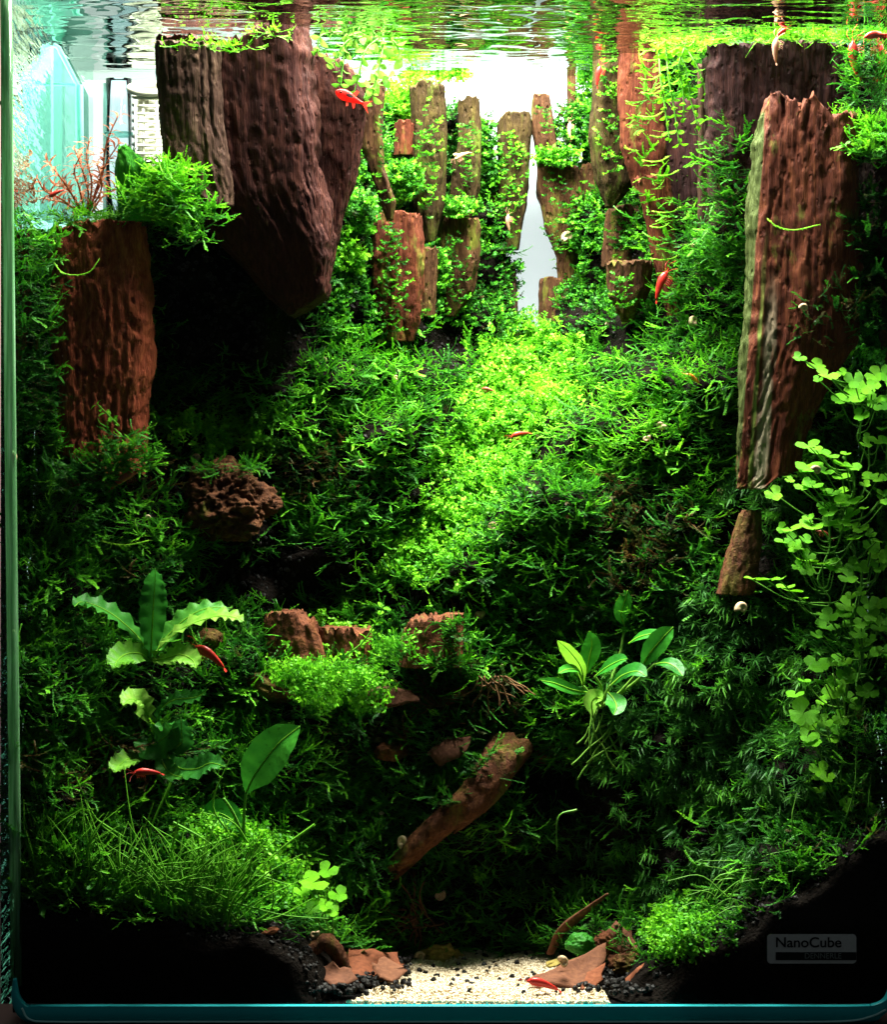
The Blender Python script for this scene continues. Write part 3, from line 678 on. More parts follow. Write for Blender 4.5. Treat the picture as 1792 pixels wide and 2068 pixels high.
blob('porous brown lava rock with green film on top, jutting over a dark hollow', 'lava_rock', 'rock', 455, 1018, .106, 96, 80, .022, M_LAVA, 4, .5, 1.9, holes=.30, nu=150, nv=100)
stone('bare red-orange rock with a square shoulder above the bright leafy clump', .100, .034, [(1230, 545), (1345, 538)], [(1230, 628), (1345, 660)], [(538, 1246), (560, 1234), (600, 1232), (620, 1250), (650, 1268)], M_REDROCK, name='rock', cat='rock', lump=1.6, e=.55, pits_=.5)
stone('low red-brown rock between the square-shouldered rock and the rounded rock', .106, .03, [(1262, 640), (1345, 630)], [(1262, 742), (1345, 748)], [(630, 1272), (680, 1264), (748, 1276)], M_REDROCK, name='rock', cat='rock', lump=1.6, e=.55, pits_=.5)
stone('rounded rust-brown rock half covered by moss fronds', .096, .034, [(1238, 824), (1345, 812)], [(1238, 930), (1345, 928)], [(812, 1276), (832, 1254), (862, 1248), (890, 1250), (932, 1238)], M_REDROCK, name='rock', cat='rock', lump=1.6, e=.6, pits_=.5)
blob('yellow-brown oblong rock lying aslant beside the bright leafy clump', 'rock', 'rock', 545, 1388, .082, 58, 26, .01, M_WOOD, 14, .2, 1.6, rot=-.45)
blob('yellow mossy pebble behind the arching wavy leaf', 'rock', 'rock', 425, 1290, .09, 28, 24, .007, M_WOOD, 15, .25, 2., nu=48, nv=32)
blob('small rust-red stone sliver among roots in the middle', 'rock', 'rock', 912, 1408, .098, 38, 14, .006, M_REDROCK, 16, .25, 1.7, rot=.5, nu=48, nv=32)
blob('orange-brown stone bit in the moss above the driftwood branch', 'rock', 'rock', 790, 1518, .092, 34, 20, .007, M_REDROCK, 18, .3, 1.9, nu=48, nv=32)
flatleaf('brown bark flake lying in the moss below the bright leafy clump', [(720, 1400), (770, 1385), (830, 1395), (850, 1415), (790, 1430), (735, 1425)], .082, .01, M_DRYLEAF, name='bark_flake', cat='bark', grp=None, seed=21)
flatleaf('tilted brown bark flake just above the driftwood branch', [(860, 1520), (905, 1490), (950, 1488), (940, 1520), (890, 1548)], .080, .012, M_DRYLEAF, name='bark_flake', cat='bark', grp=None, seed=22)
blob('dim dark-red rock in shadow beside the driftwood branch', 'rock', 'rock', 1100, 1510, .122, 62, 34, .012, M_REDROCK, 19, .3, 1.5)
blob('smooth grey-green pebble set in the dark gap of the moss slope', 'rock', 'rock', 766, 948, .150, 26, 26, .006, M_OLIVE, 22, .15, 1.2, nu=48, nv=32)
blob('brown crumbly wood lump beside the sand, among dry leaves', 'wood_lump', 'wood', 1268, 1950, .05, 44, 32, .010, M_WOOD, 25, .3, 2.4, holes=.1)
blob('orange-brown shrivelled bark bit on the crumbly wood lump', 'bark_chip', 'bark', 1228, 1902, .06, 26, 24, .006, M_REDROCK, 27, .45, 2.2, holes=.15, nu=60, nv=40)
blob('bright green algae clump between the dry leaves', 'algae_clump', 'algae', 1172, 1905, .055, 30, 22, .007, M_CRYPT, 31, .3, 2.6, holes=.12, nu=60, nv=40)
blob('yellow-tan knobbly fuzz lump on the back edge of the sand', 'fuzz_lump', 'lump', 892, 1930, .100, 42, 24, .008, M_YELLOW, 33, .35, 3.2, holes=.16, nu=90, nv=60)
blob('orange-brown chip poking from the dark soil under the grass', 'bark_chip', 'bark', 540, 1882, .012, 26, 10, .004, M_RUSTLEAF, 35, .35, 2., rot=.3, nu=40, nv=24)
blob('white-grey stone fleck in the right moss slope', 'rock', 'rock', 1308, 1102, .112, 18, 16, .005, plain('pale_stone', (.5, .5, .46), .8), 37, .3, 2., nu=40, nv=24)

# driftwood branch
pts = spline([P(1022, 1515, .100), P(1000, 1550, .090), P(965, 1605, .082), P(905, 1655, .080), P(845, 1705, .086), P(798, 1752, .10)], 60)
rad = np.interp(np.linspace(0, 1, 60), [0, .3, .6, 1], [.0100, .0092, .0070, .0044])
v, f = tube(pts, rad, 36)
vn = v + (fbm(v * 75, 5, 4)[:, None]) * .0095 * np.array([1, .6, 1]) + (fbm(v * 420 + 5, 6, 2)[:, None]) * .0012
o = obj('driftwood_branch', MB().add(vn, f), M_WOOD, origin=P(798, 1752, .105)); tag(o, 'bare rust-brown driftwood branch slanting down across the dark lower middle', 'driftwood')
v, f = tube(spline([P(1112, 1925, .085), P(1135, 1880, .08), P(1175, 1845, .075), P(1228, 1805, .07)], 30), np.interp(np.linspace(0, 1, 30), [0, .5, 1], [.0026, .0042, .0012]), 14, flat=.4)
v = v + fbm(v * 250, 8, 3)[:, None] * .0007
o = obj('dry_leaf', MB().add(v, f), M_DRYLEAF, origin=P(1112, 1925, .085)); tag(o, 'narrow brown dead leaf standing up behind the sand, pointed tip', 'dead leaf', 'dead leaves around the sand')
v, f = tube(spline([P(625, 1925, .03), P(655, 1902, .03), P(682, 1925, .03), P(700, 1968, .03)], 26), np.interp(np.linspace(0, 1, 26), [0, .5, 1], [.003, .0042, .0026]), 12)
v = v + fbm(v * 300, 9, 3)[:, None] * .001
o = obj('twig', MB().add(v, f), M_WOOD, origin=P(700, 1968, .03)); tag(o, 'hooked yellow-green twig beside the rust dry leaf', 'twig')

flatleaf('large rust-red crumpled dead leaf lying beside the sand', [(692, 1965), (705, 1912), (755, 1915), (800, 1925), (812, 1950), (790, 1972), (755, 1992), (705, 1982)], .030, .035, M_RUSTLEAF, seed=3, bend=.006)
flatleaf('grey-brown leaf piece lying over the large rust-red dead leaf', [(752, 1945), (775, 1932), (815, 1948), (822, 1960), (790, 1985), (765, 1975)], .022, .03, M_DRYLEAF, seed=5)
flatleaf('broad flat brown dead leaf tilted over the sand edge, snail on it', [(1062, 1978), (1120, 1950), (1180, 1925), (1226, 1902), (1222, 1938), (1200, 1975), (1172, 2002), (1120, 1990)], .020, .03, M_DRYLEAF, seed=7)
flatleaf('small orange dead leaf scrap under the broad brown leaf', [(1172, 2000), (1185, 1962), (1222, 1945), (1215, 1975), (1198, 2002)], .016, .03, M_RUSTLEAF, seed=9, bend=.005)
flatleaf('curled brown dead leaf standing behind the crumbly wood lump', [(1215, 1880), (1245, 1862), (1275, 1880), (1290, 1915), (1262, 1925), (1228, 1912)], .05, .012, M_DRYLEAF, seed=13, bend=.008)
flatleaf('ragged brown dead leaf at the end of the sand, right of the wood lump', [(1262, 1975), (1300, 1945), (1325, 1962), (1312, 1995), (1275, 2004)], .014, .02, M_RUSTLEAF, seed=14, bend=.006)
flatleaf('thin brown dead leaf lying on the gravel under the hooked twig', [(640, 1965), (672, 1942), (712, 1955), (720, 1978), (670, 1992)], .014, .02, M_DRYLEAF, seed=15, bend=.006)
flatleaf('tan leaf scrap at the back corner of the sand', [(1098, 1948), (1130, 1930), (1150, 1935), (1110, 1955)], .07, .03, M_YELLOW, seed=11)

# roots
def squiggle(px, py, y, L_, ang, n=7, wob=.5):
    p_ = [P(px, py, y)]; a_ = ang; d_ = np.array([math.cos(a_), -.1, math.sin(a_)])
    for i in range(n - 1):
        a_ += random.uniform(-wob, wob); p_.append(p_[-1] + L_ / n * np.array([math.cos(a_), random.uniform(-.3, .3), math.sin(a_)]))
    return spline(p_, n * 3)
mb = MB()
for i in range(16):
    mb.add(*tube(squiggle(845 + random.uniform(-25, 20), 1850 + random.uniform(-30, 30), .10, random.uniform(.012, .026), random.uniform(0, 6.28)), .0004, 4))
mb.add(*tube(spline([P(835, 1760, .11), P(838, 1800, .105), P(830, 1850, .10), P(845, 1890, .102)], 16), .0006, 5))
o = obj('root_tangle', mb, M_ROOT, origin=P(845, 1890, .10)); tag(o, 'tangle of thin tan roots hanging over the dark gravel behind the sand', 'roots')
mb = MB()
for i in range(12):
    mb.add(*tube(squiggle(985 + random.uniform(-20, 40), 1365, .092, random.uniform(.01, .024), -1.57 + random.uniform(-.9, .9)), .00035, 4))
for i in range(8):
    mb.add(*tube(squiggle(880 + random.uniform(-40, 20), 1425, .092, random.uniform(.01, .02), 3.1 + random.uniform(-.5, .5)), .00035, 4))
o = obj('root_tangle', mb, M_ROOT, origin=P(960, 1440, .095)); tag(o, 'fan of fine brown roots around the small rust-red stone sliver', 'roots')
mb = MB()
for i in range(18):
    mb.add(*tube(squiggle(1230 + random.uniform(-40, 60), 1440 + random.uniform(-10, 50), .085, random.uniform(.015, .035), -1.57 + random.uniform(-.6, .6), wob=.35), .0004, 4))
o = obj('hanging_roots', mb, M_STEM, origin=P(1240, 1560, .085)); tag(o, 'pale green roots hanging below the broad-leaved plant', 'roots')

# ------------------------------------------------------------------ instanced growth (moss, carpet, star moss, sand, gravel)
def fan_leaf(base, d, up, ln, wd, bend=.15, nseg=3):
    """small ovate leaf as a strip; returns verts, faces"""
    R_ = frame(d, up); v = []; f = []
    prof = [(0, .12), (.3, .85), (.62, 1.), (.88, .55), (1., .0)]
    for t, w_ in prof:
        c = base + R_[:, 0] * ln * t + R_[:, 2] * (-bend * ln * t * t)
        v.append(c - R_[:, 1] * wd * w_ * .5); v.append(c + R_[:, 1] * wd * w_ * .5)
    for i in range(4): f.append((2 * i, 2 * i + 1, 2 * i + 3, 2 * i + 2))
    return np.array(v), f

def proto_frond(seed, wide=.16, segs=9):
    rs = np.random.default_rng(seed); mb = MB()
    def branch(p0, a0, ln, curl, w):
        n_ = segs; pts = [p0]; a_ = a0; yaw = rs.normal(0, .3)
        for i in range(n_):
            a_ += curl / n_; yaw += rs.normal(0, .09)
            pts.append(pts[-1] + ln / n_ * np.array([math.cos(a_) * math.cos(yaw), math.sin(yaw), math.sin(a_)]))
        pts = np.array(pts)
        mb.add(*tube(pts, np.linspace(.11, .04, len(pts)) * wide, 3, cap=False))
        T = np.gradient(pts, axis=0)
        for i in range(1, len(pts)):
            d = T[i] / np.linalg.norm(T[i])
            for sgn in (-1, 1):
                side = np.cross(np.array([0, 0, 1.]), d) * sgn; side /= np.linalg.norm(side) + 1e-9
                dd = d * 1.0 + side * .55 + np.array([0, 0, rs.normal(.02, .2)])
                ll = w * (1.1 - .5 * i / len(pts)) * rs.uniform(.8, 1.2)
                dd /= np.linalg.norm(dd); sd = np.cross(dd, np.array([0, 0, 1.])); sd /= np.linalg.norm(sd) + 1e-9
                b = pts[i]; e_ = b + dd * ll; md = b + dd * ll * .45
                mb.add([b, md - sd * ll * .3, e_, md + sd * ll * .3], [(0, 1, 2, 3)])
        return pts
    main = branch(np.zeros(3), rs.normal(-.22, .22), 1., rs.uniform(-.2, 1.15), wide)
    for k in range(rs.integers(0, 5)):
        i = rs.integers(2, segs - 1); branch(main[i], rs.normal(.2, .5), rs.uniform(.2, .6), rs.uniform(-.5, .9), wide * .75)
    return mb

def proto_sprig(seed, pairs=5, ll=.34, flat=False):
    rs = np.random.default_rng(seed); mb = MB()
    pts = spline([np.zeros(3), np.array([.5, rs.normal(0, .12), rs.normal(0, .1)]), np.array([1., rs.normal(0, .2), rs.normal(.1, .15)])], pairs + 1)
    mb.add(*tube(pts, .025, 3, cap=False))
    for i in range(1, pairs + 1):
        ph = (i % 2) * math.pi / 2 + rs.normal(0, .3)
        d0 = pts[i] - pts[i - 1]; d0 /= np.linalg.norm(d0)
        for k in (0, 1):
            a_ = ph + k * math.pi
            side = np.array([0, math.cos(a_), math.sin(a_)])
            up = d0 + .35 * rs.normal(0, 1, 3)
            dd = side + d0 * rs.uniform(.3, .9)
            if flat: dd = np.array([rs.uniform(.2, 1), side[1] + rs.normal(0, .3), side[2] * .25])
            L_ = ll * rs.uniform(.75, 1.15)
            mb.add(*fan_leaf(pts[i], dd, up, L_, L_ * .62, bend=rs.uniform(.0, .25)))
    return mb

def proto_star(seed):
    rs = np.random.default_rng(seed); mb = MB()
    mb.add(*tube(np.array([[0, 0, 0], [.35, 0, .05], [.62, 0, .08]]), .02, 3, cap=False))
    for lev, (x, n_) in enumerate(((.35, 6), (.62, 9))):
        for k in range(n_):
            a_ = 2 * math.pi * k / n_ + rs.normal(0, .2)
            d = np.array([.45, math.cos(a_), math.sin(a_)]); d /= np.linalg.norm(d)
            ln = rs.uniform(.4, .62); pts = []
            for t in np.linspace(0, 1, 5):
                pts.append(np.array([x, 0, .06]) + d * ln * t + np.array([0, 0, -.28 * ln * t * t]))
            pts = np.array(pts); sd = np.cross(d, [0, 0, 1.]); sd /= np.linalg.norm(sd) + 1e-9
            wv = np.array([.03, .04, .035, .022, .0])[:, None]
            v = np.empty((10, 3)); v[0::2] = pts - sd * wv; v[1::2] = pts + sd * wv
            mb.add(v, [(2 * i, 2 * i + 1, 2 * i + 3, 2 * i + 2) for i in range(4)])
    return mb

def proto_grain(seed, flat=.7):
    rs = np.random.default_rng(seed)
    import bmesh
    bm = bmesh.new(); bmesh.ops.create_icosphere(bm, subdivisions=1, radius=.5)
    v = np.array([q_.co[:] for q_ in bm.verts]); f = [[q_.index for q_ in fa.verts] for fa in bm.faces]; bm.free()
    v = v * (1 + rs.normal(0, .13, (len(v), 1))) * np.array([1, rs.uniform(.6, 1), flat])
    return MB().add(v, f)

def mats_to_euler(R_):
    sy = np.sqrt(R_[:, 0, 0] ** 2 + R_[:, 1, 0] ** 2)
    return np.stack([np.arctan2(R_[:, 2, 1], R_[:, 2, 2]), np.arctan2(-R_[:, 2, 0], sy), np.arctan2(R_[:, 1, 0], R_[:, 0, 0])], -1)

def frames(d, u):
    d = d / np.linalg.norm(d, axis=1)[:, None]; y_ = np.cross(u, d); y_ /= np.linalg.norm(y_, axis=1)[:, None] + 1e-9
    return np.stack([d, y_, np.cross(d, y_)], 2)

PROTO = {}
def protos(key, fn, count, mat, seed0, smooth=True):
    c = bpy.data.collections.new('growth_' + key)
    for i in range(count):
        o = bpy.data.objects.new('%s_%02d' % (key, i), fn(seed0 + i).mesh(key, mat, smooth=smooth)); c.objects.link(o)
        xs = np.array([q_.co.x for q_ in o.data.vertices]); at = o.data.attributes.new('tip', 'FLOAT', 'POINT')
        at.data.foreach_set('value', (np.clip(xs, 0, 1) - .55).astype(np.float32))
    PROTO[key] = (c, count); return c
protos('frond', proto_frond, 14, M_MOSS, 100)
protos('strand', lambda s_: proto_frond(s_, .075, 18), 7, M_MOSS, 150)
protos('sprig', lambda s_: proto_sprig(s_, 3 + s_ % 5, .22 + .05 * (s_ % 4)), 12, M_CARPET, 200)
protos('scale', lambda s: proto_sprig(s, 5, .42, True), 6, M_MOSS, 300)
protos('star', proto_star, 5, M_STAR, 400)
protos('grain', proto_grain, 5, M_SAND, 500, False)
protos('pebble', lambda s: proto_grain(s, .8), 5, M_PEB, 600, False)

def scatter(name, label, key, pos, d, u, scl, tint, cat=None, kind='stuff'):
    c, cnt = PROTO[key]; pos = np.asarray(pos); n_ = len(pos)
    me = bpy.data.meshes.new(name); me.vertices.add(n_); me.vertices.foreach_set('co', pos.astype(np.float32).ravel())
    eul = mats_to_euler(frames(d, u))
    for nm, ty, dat in (('rot', 'FLOAT_VECTOR', eul), ('scl', 'FLOAT', scl), ('tint', 'FLOAT', tint)):
        at = me.attributes.new(nm, ty, 'POINT'); at.data.foreach_set('vector' if ty == 'FLOAT_VECTOR' else 'value', np.asarray(dat, np.float32).ravel())
    at = me.attributes.new('pick', 'INT', 'POINT'); at.data.foreach_set('value', rng.integers(0, cnt, n_).astype(np.int32))
    o = bpy.data.objects.new(name, me); COL.objects.link(o)
    ng = bpy.data.node_groups.new('grow_' + name, 'GeometryNodeTree')
    ng.interface.new_socket('Geometry', in_out='INPUT', socket_type='NodeSocketGeometry')
    ng.interface.new_socket('Geometry', in_out='OUTPUT', socket_type='NodeSocketGeometry')
    nn, ll = ng.nodes, ng.links
    gi, go = nn.new('NodeGroupInput'), nn.new('NodeGroupOutput')
    iop = nn.new('GeometryNodeInstanceOnPoints'); ci = nn.new('GeometryNodeCollectionInfo')
    ci.inputs['Collection'].default_value = c; ci.inputs['Separate Children'].default_value = True; ci.inputs['Reset Children'].default_value = True
    def attr(nm, ty):
        a_ = nn.new('GeometryNodeInputNamedAttribute'); a_.data_type = ty; a_.inputs['Name'].default_value = nm
        return [s for s in a_.outputs if s.enabled][0]
    e2r = nn.new('FunctionNodeEulerToRotation')
    ll.new(attr('rot', 'FLOAT_VECTOR'), e2r.inputs[0]); ll.new(e2r.outputs[0], iop.inputs['Rotation'])
    ll.new(attr('scl', 'FLOAT'), iop.inputs['Scale']); ll.new(attr('pick', 'INT'), iop.inputs['Instance Index'])
    iop.inputs['Pick Instance'].default_value = True
    ll.new(gi.outputs[0], iop.inputs['Points']); ll.new(ci.outputs[0], iop.inputs['Instance']); ll.new(iop.outputs[0], go.inputs[0])
    md = o.modifiers.new('grow', 'NODES'); md.node_group = ng
    tag(o, label, cat, kind=kind)
    return o

# zones on the slope -------------------------------------------------
PATH = [(1015, 690), (1050, 655), (1120, 660), (1165, 720), (1180, 790), (1140, 850), (1080, 900), (1050, 960), (1005, 1020), (950, 1080), (900, 1160), (820, 1185), (765, 1145), (810, 1060), (890, 990), (880, 920), (930, 840), (960, 760)]
CARP = [(660, 1370, 105, 80), (480, 1765, 100, 75), (560, 1820, 70, 50), (1385, 1905, 85, 50), (440, 890, 105, 38), (650, 1825, 45, 60), (400, 1710, 60, 40)]
BARE = [(460, 1020, 100, 90), (520, 1165, 190, 62), (530, 590, 110, 190), (400, 600, 90, 150), (1500, 1110, 60, 90), (1120, 1590, 120, 70), (980, 900, 0.1, .1), (880, 1000, 60, 26), (900, 690, 70, 45), (1250, 690, 45, 30), (1260, 690, 50, 32), (1260, 525, 55, 26), (870, 1215, 120, 26), (600, 1285, 60, 45), (870, 1290, 55, 45)]
SPARSE = [(960, 1800, 220, 130), (1560, 1880, 260, 110), (1270, 1700, 160, 90), (330, 1400, 110, 60), (640, 1240, 130, 40), (700, 1140, 90, 60), (300, 1000, 100, 60)]
BROWNZ = [(1290, 1080, 110, 130), (930, 1420, 120, 60), (620, 960, 130, 50), (1000, 1420, 90, 60), (250, 1560, 160, 60), (330, 960, 120, 60), (730, 1480, 120, 60)]
def near(px, py, Z):
    r = np.full(np.shape(px), 9.)
    for z in Z: r = np.minimum(r, ell(px, py, *z))
    return r
def pathness(px, py):
    return inpoly(px, py, PATH)
def starz(px, py):
    return (np.minimum(ell(px, py, 1450, 1480, 240, 290), np.minimum(ell(px, py, 1530, 1040, 120, 60), ell(px, py, 1330, 1760, 170, 100))) < 1)
def leafyz(px, py):
    return (py < 700) & (px > 640) & (px < 1345) & ~((px > 1300) & (py > 620))
def sample(n):
    px = rng.uniform(-5, 1800, n); py = rng.uniform(100, 1960, n)
    ok = (py > np.interp(px, TOPX, TOPY) + 4) & (py < np.interp(px, SOILX, SOILY) + np.where(px > 1300, rng.uniform(-10, 48, n), rng.uniform(-12, 14, n)))
    ok &= near(px, py, BARE) > 1 + rng.normal(0, .1, n)
    ok &= (near(px, py, SPARSE) > 1) | (rng.random(n) < .42)
    # ragged clumping so that bare dark soil shows through here and there
    cl = vnoise(np.stack([px / 42., py / 34., px * 0], -1), 77)
    ok &= (cl > -.6) | (rng.random(n) < .4)
    return px[ok], py[ok]
def surf(px, py, lift):
    d = D(px, py); e_ = 6.
    A = PV(px + e_, py, D(px + e_, py)) - PV(px - e_, py, D(px - e_, py)); B = PV(px, py - e_, D(px, py - e_)) - PV(px, py + e_, D(px, py + e_))
    nn = np.cross(A, B); nn /= np.linalg.norm(nn, axis=1)[:, None]
    nn = np.where((nn[:, 1] > 0)[:, None], -nn, nn)
    p_ = PV(px, py, d) + nn * lift[:, None]
    p_[:, 0] = np.clip(p_[:, 0], LX + .003, RX - .003); p_[:, 1] = np.maximum(p_[:, 1], .0045)
    return p_, nn
UP = np.array([0, 0, 1.])

def moss_dirs(nn, n_, side=1.15, up=-.04, out=.42):
    sx = rng.choice([-1, 1], n_) * rng.uniform(.3, 1.0, n_) * side
    d = nn * out * rng.uniform(.4, 1.3, n_)[:, None] + np.stack([sx, rng.normal(0, .2, n_), rng.normal(up, .25, n_)], -1)
    u = UP + rng.normal(0, .25, (n_, 3))
    return d, u

px, py = sample(74000)
pa = pathness(px + rng.normal(0, 26, len(px)), py + rng.normal(0, 20, len(px))) & (rng.random(len(px)) < .9); ca = near(px, py, CARP) < 1; st = starz(px, py); lf = leafyz(px, py)
k = ~pa & ~ca & ~(st & (rng.random(len(px)) < .85)) & ~(lf & (rng.random(len(px)) < .9))
fx, fy = px[k], py[k]; n_ = len(fx)
p_, nn = surf(fx, fy, rng.uniform(-.001, .006, n_)); d_, u_ = moss_dirs(nn, n_)
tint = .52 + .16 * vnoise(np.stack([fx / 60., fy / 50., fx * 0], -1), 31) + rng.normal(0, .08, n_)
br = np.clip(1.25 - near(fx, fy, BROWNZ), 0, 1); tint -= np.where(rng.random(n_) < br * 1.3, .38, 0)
ctr = np.exp(-((fx - 1050) / 420) ** 2 - ((fy - 850) / 260) ** 2); tint += .09 * ctr + .13 * np.exp(-((fx - 1230) / 190) ** 2 - ((fy - 830) / 170) ** 2) + .06 * np.exp(-((fx - 740) / 170) ** 2 - ((fy - 760) / 130) ** 2)  # fronds round the valley and on its banks: brighter light put into the tint
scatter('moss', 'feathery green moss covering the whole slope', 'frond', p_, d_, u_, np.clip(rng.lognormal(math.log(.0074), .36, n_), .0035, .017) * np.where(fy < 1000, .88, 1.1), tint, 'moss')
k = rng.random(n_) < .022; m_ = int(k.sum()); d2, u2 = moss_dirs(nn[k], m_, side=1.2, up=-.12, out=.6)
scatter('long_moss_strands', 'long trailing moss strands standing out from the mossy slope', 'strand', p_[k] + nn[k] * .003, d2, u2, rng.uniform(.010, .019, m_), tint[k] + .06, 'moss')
# leafy scale moss on the valley walls
px, py = sample(105000); k = leafyz(px, py) & ~pathness(px, py); fx, fy = px[k], py[k]; n_ = len(fx)
p_, nn = surf(fx, fy, rng.uniform(-.001, .006, n_)); d_, u_ = moss_dirs(nn, n_, side=.8, up=-.1, out=.8)
tint = .43 + .16 * vnoise(np.stack([fx / 45., fy / 40., fx * 0], -1), 32) + rng.normal(0, .07, n_)
scatter('wall_moss', 'small-leaved overlapping moss cladding both walls of the valley', 'scale', p_, d_, u_, rng.uniform(.0026, .0048, n_), tint, 'moss')
# bright carpet plant
px = rng.uniform(300, 1500, 90000); py = rng.uniform(640, 1970, 90000)
k = (pathness(px + rng.normal(0, 22, 90000), py + rng.normal(0, 16, 90000)) & (rng.random(len(px)) < .95)) | (near(px, py, CARP) < 1.2 - .85 * rng.random(len(px)) + .35 * vnoise(np.stack([px / 40., py / 40., px * 0], -1), 79))
px, py = px[k], py[k]; n_ = len(px)
cl = vnoise(np.stack([px / 38., py / 30., px * 0], -1), 78)
p_, nn = surf(px, py, rng.uniform(.0, .008, n_) + .003 * cl)
d_ = nn * .5 + UP * .9 + rng.normal(0, .45, (n_, 3)); u_ = rng.normal(0, 1, (n_, 3))
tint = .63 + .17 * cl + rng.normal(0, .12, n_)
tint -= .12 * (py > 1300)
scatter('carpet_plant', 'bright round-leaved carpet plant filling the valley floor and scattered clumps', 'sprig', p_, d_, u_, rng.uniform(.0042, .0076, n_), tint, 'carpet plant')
# star moss
px, py = sample(30000); k = starz(px, py); px, py = px[k], py[k]; n_ = len(px)
p_, nn = surf(px, py, rng.uniform(.0, .006, n_)); d_ = nn * 1. + UP * .35 + rng.normal(0, .28, (n_, 3)); u_ = UP + rng.normal(0, .2, (n_, 3))
tint = .42 + .2 * vnoise(np.stack([px / 60., py / 60., px * 0], -1), 35) + rng.normal(0, .1, n_)
scatter('star_moss', 'dark green star-tipped moss with drooping needles on the shaded right bank', 'star', p_, d_, u_, rng.uniform(.006, .0105, n_), tint, 'moss')

# moss that sits on stones: (px, py, y, rx, ry, count, key, tint, size)
def patch(spots, name, label, key):
    A, dd, uu, ss, tt = [], [], [], [], []
    for cx, cyy, y, rx, ry, dy, cnt, tn, sz in spots:
        a_ = rng.uniform(0, 2 * math.pi, cnt); r_ = np.sqrt(rng.random(cnt))
        pp = PV(cx + rx * r_ * np.cos(a_), cyy + ry * r_ * np.sin(a_), y + rng.uniform(-dy, dy, cnt))
        pp[:, 2] = np.minimum(pp[:, 2], WZ - .001); pp[:, 0] = np.clip(pp[:, 0], LX + .003, RX - .003)
        nn = np.tile(np.array([[0, -1., 0]]), (cnt, 1)); d_, u_ = moss_dirs(nn, cnt, up=.1)
        A.append(pp); dd.append(d_); uu.append(u_); ss.append(sz * rng.uniform(.6, 1.25, cnt)); tt.append(tn + rng.normal(0, .09, cnt))
    return scatter(name, label, key, np.vstack(A), np.vstack(dd), np.vstack(uu), np.concatenate(ss), np.concatenate(tt), 'moss')
patch([(325, 400, .052, 75, 50, .010, 130, .78, .011), (385, 450, .052, 60, 45, .010, 70, .6, .011), (345, 345, .058, 45, 22, .01, 60, .85, .01),  # bush tint brighter at top and left, duller right: painted light from above left
       (200, 443, .088, 90, 14, .016, 150, .72, .008), (400, 95, .085, 75, 4, .022, 120, .9, .006), (480, 98, .088, 40, 8, .02, 50, .95, .006), (545, 68, .088, 40, 10, .02, 60, .95, .006),
       (1700, 245, .075, 30, 8, .02, 60, .75, .008), (1755, 290, .06, 45, 40, .02, 150, .75, .011), (1470, 330, .115, 45, 90, .012, 130, .5, .010), (1480, 480, .11, 35, 90, .012, 150, .45, .011),
       (1440, 520, .13, 60, 60, .012, 150, .5, .011), (1600, 75, .12, 170, 12, .02, 260, .85, .009), (1400, 78, .15, 80, 14, .03, 170, .95, .009), (1760, 520, .07, 35, 160, .02, 240, .4, .010),
       (1680, 640, .055, 60, 60, .006, 70, .3, .010), (1750, 150, .09, 30, 80, .02, 160, .5, .009), (1370, 520, .165, 20, 130, .01, 60, .6, .010), (1310, 330, .178, 22, 200, .008, 50, .8, .010),
       (70, 560, .06, 40, 130, .02, 150, .5, .010), (70, 760, .06, 40, 120, .02, 120, .4, .010), (985, 1545, .084, 30, 30, .006, 40, .4, .010), (900, 1618, .08, 40, 14, .005, 30, .4, .009), (455, 946, .098, 75, 12, .01, 110, .5, .007), (250, 920, .056, 60, 40, .008, 130, .55, .011), (180, 960, .056, 60, 22, .008, 90, .4, .011), (560, 1350, .10, 60, 14, .006, 50, .45, .009), (900, 1340, .080, 45, 10, .006, 40, .5, .010), (928, 1280, .082, 14, 36, .005, 40, .5, .010), (700, 1340, .09, 50, 10, .006, 40, .5, .009)],
      'stone_moss', 'moss tufts growing on the tops and edges of the upright stones', 'frond')
patch([(815, 365, .212, 30, 42, .006, 230, .52, .0045), (830, 205, .25, 55, 40, .02, 420, .85, .005), (880, 110, .275, 60, 8, .014, 90, .95, .005), (920, 420, .228, 26, 22, .005, 130, .58, .0045),
       (985, 320, .270, 18, 70, .006, 240, .45, .0045), (1165, 255, .276, 38, 50, .006, 320, .42, .0045), (1128, 318, .264, 34, 18, .005, 170, .6, .0045), (1190, 180, .280, 20, 60, .008, 150, .6, .0045),
       (730, 430, .185, 20, 40, .006, 130, .5, .005), (700, 520, .18, 18, 28, .006, 80, .75, .006), (878, 545, .222, 18, 46, .005, 150, .58, .0045), (1036, 540, .276, 10, 10, .005, 40, .5, .004), (862, 320, .212, 20, 120, .004, 80, .6, .0034), (945, 330, .239, 16, 90, .004, 60, .5, .003), (1036, 370, .262, 26, 110, .003, 110, .65, .003), (1135, 430, .263, 34, 90, .003, 70, .4, .003), (1100, 240, .263, 12, 40, .003, 20, .5, .003),
       (1235, 230, .210, 24, 130, .004, 90, .65, .0035), (800, 560, .186, 28, 110, .003, 110, .45, .0034), (920, 540, .226, 26, 80, .003, 60, .45, .0032), (1250, 590, .178, 24, 40, .003, 40, .5, .0034), (780, 320, .153, 10, 110, .003, 40, .45, .0032), (1190, 450, .266, 14, 90, .003, 60, .5, .003), (1258, 480, .23, 20, 50, .003, 50, .5, .003)],
      'ledge_moss', 'leafy moss cushions on the ledges between the valley pillars', 'scale')

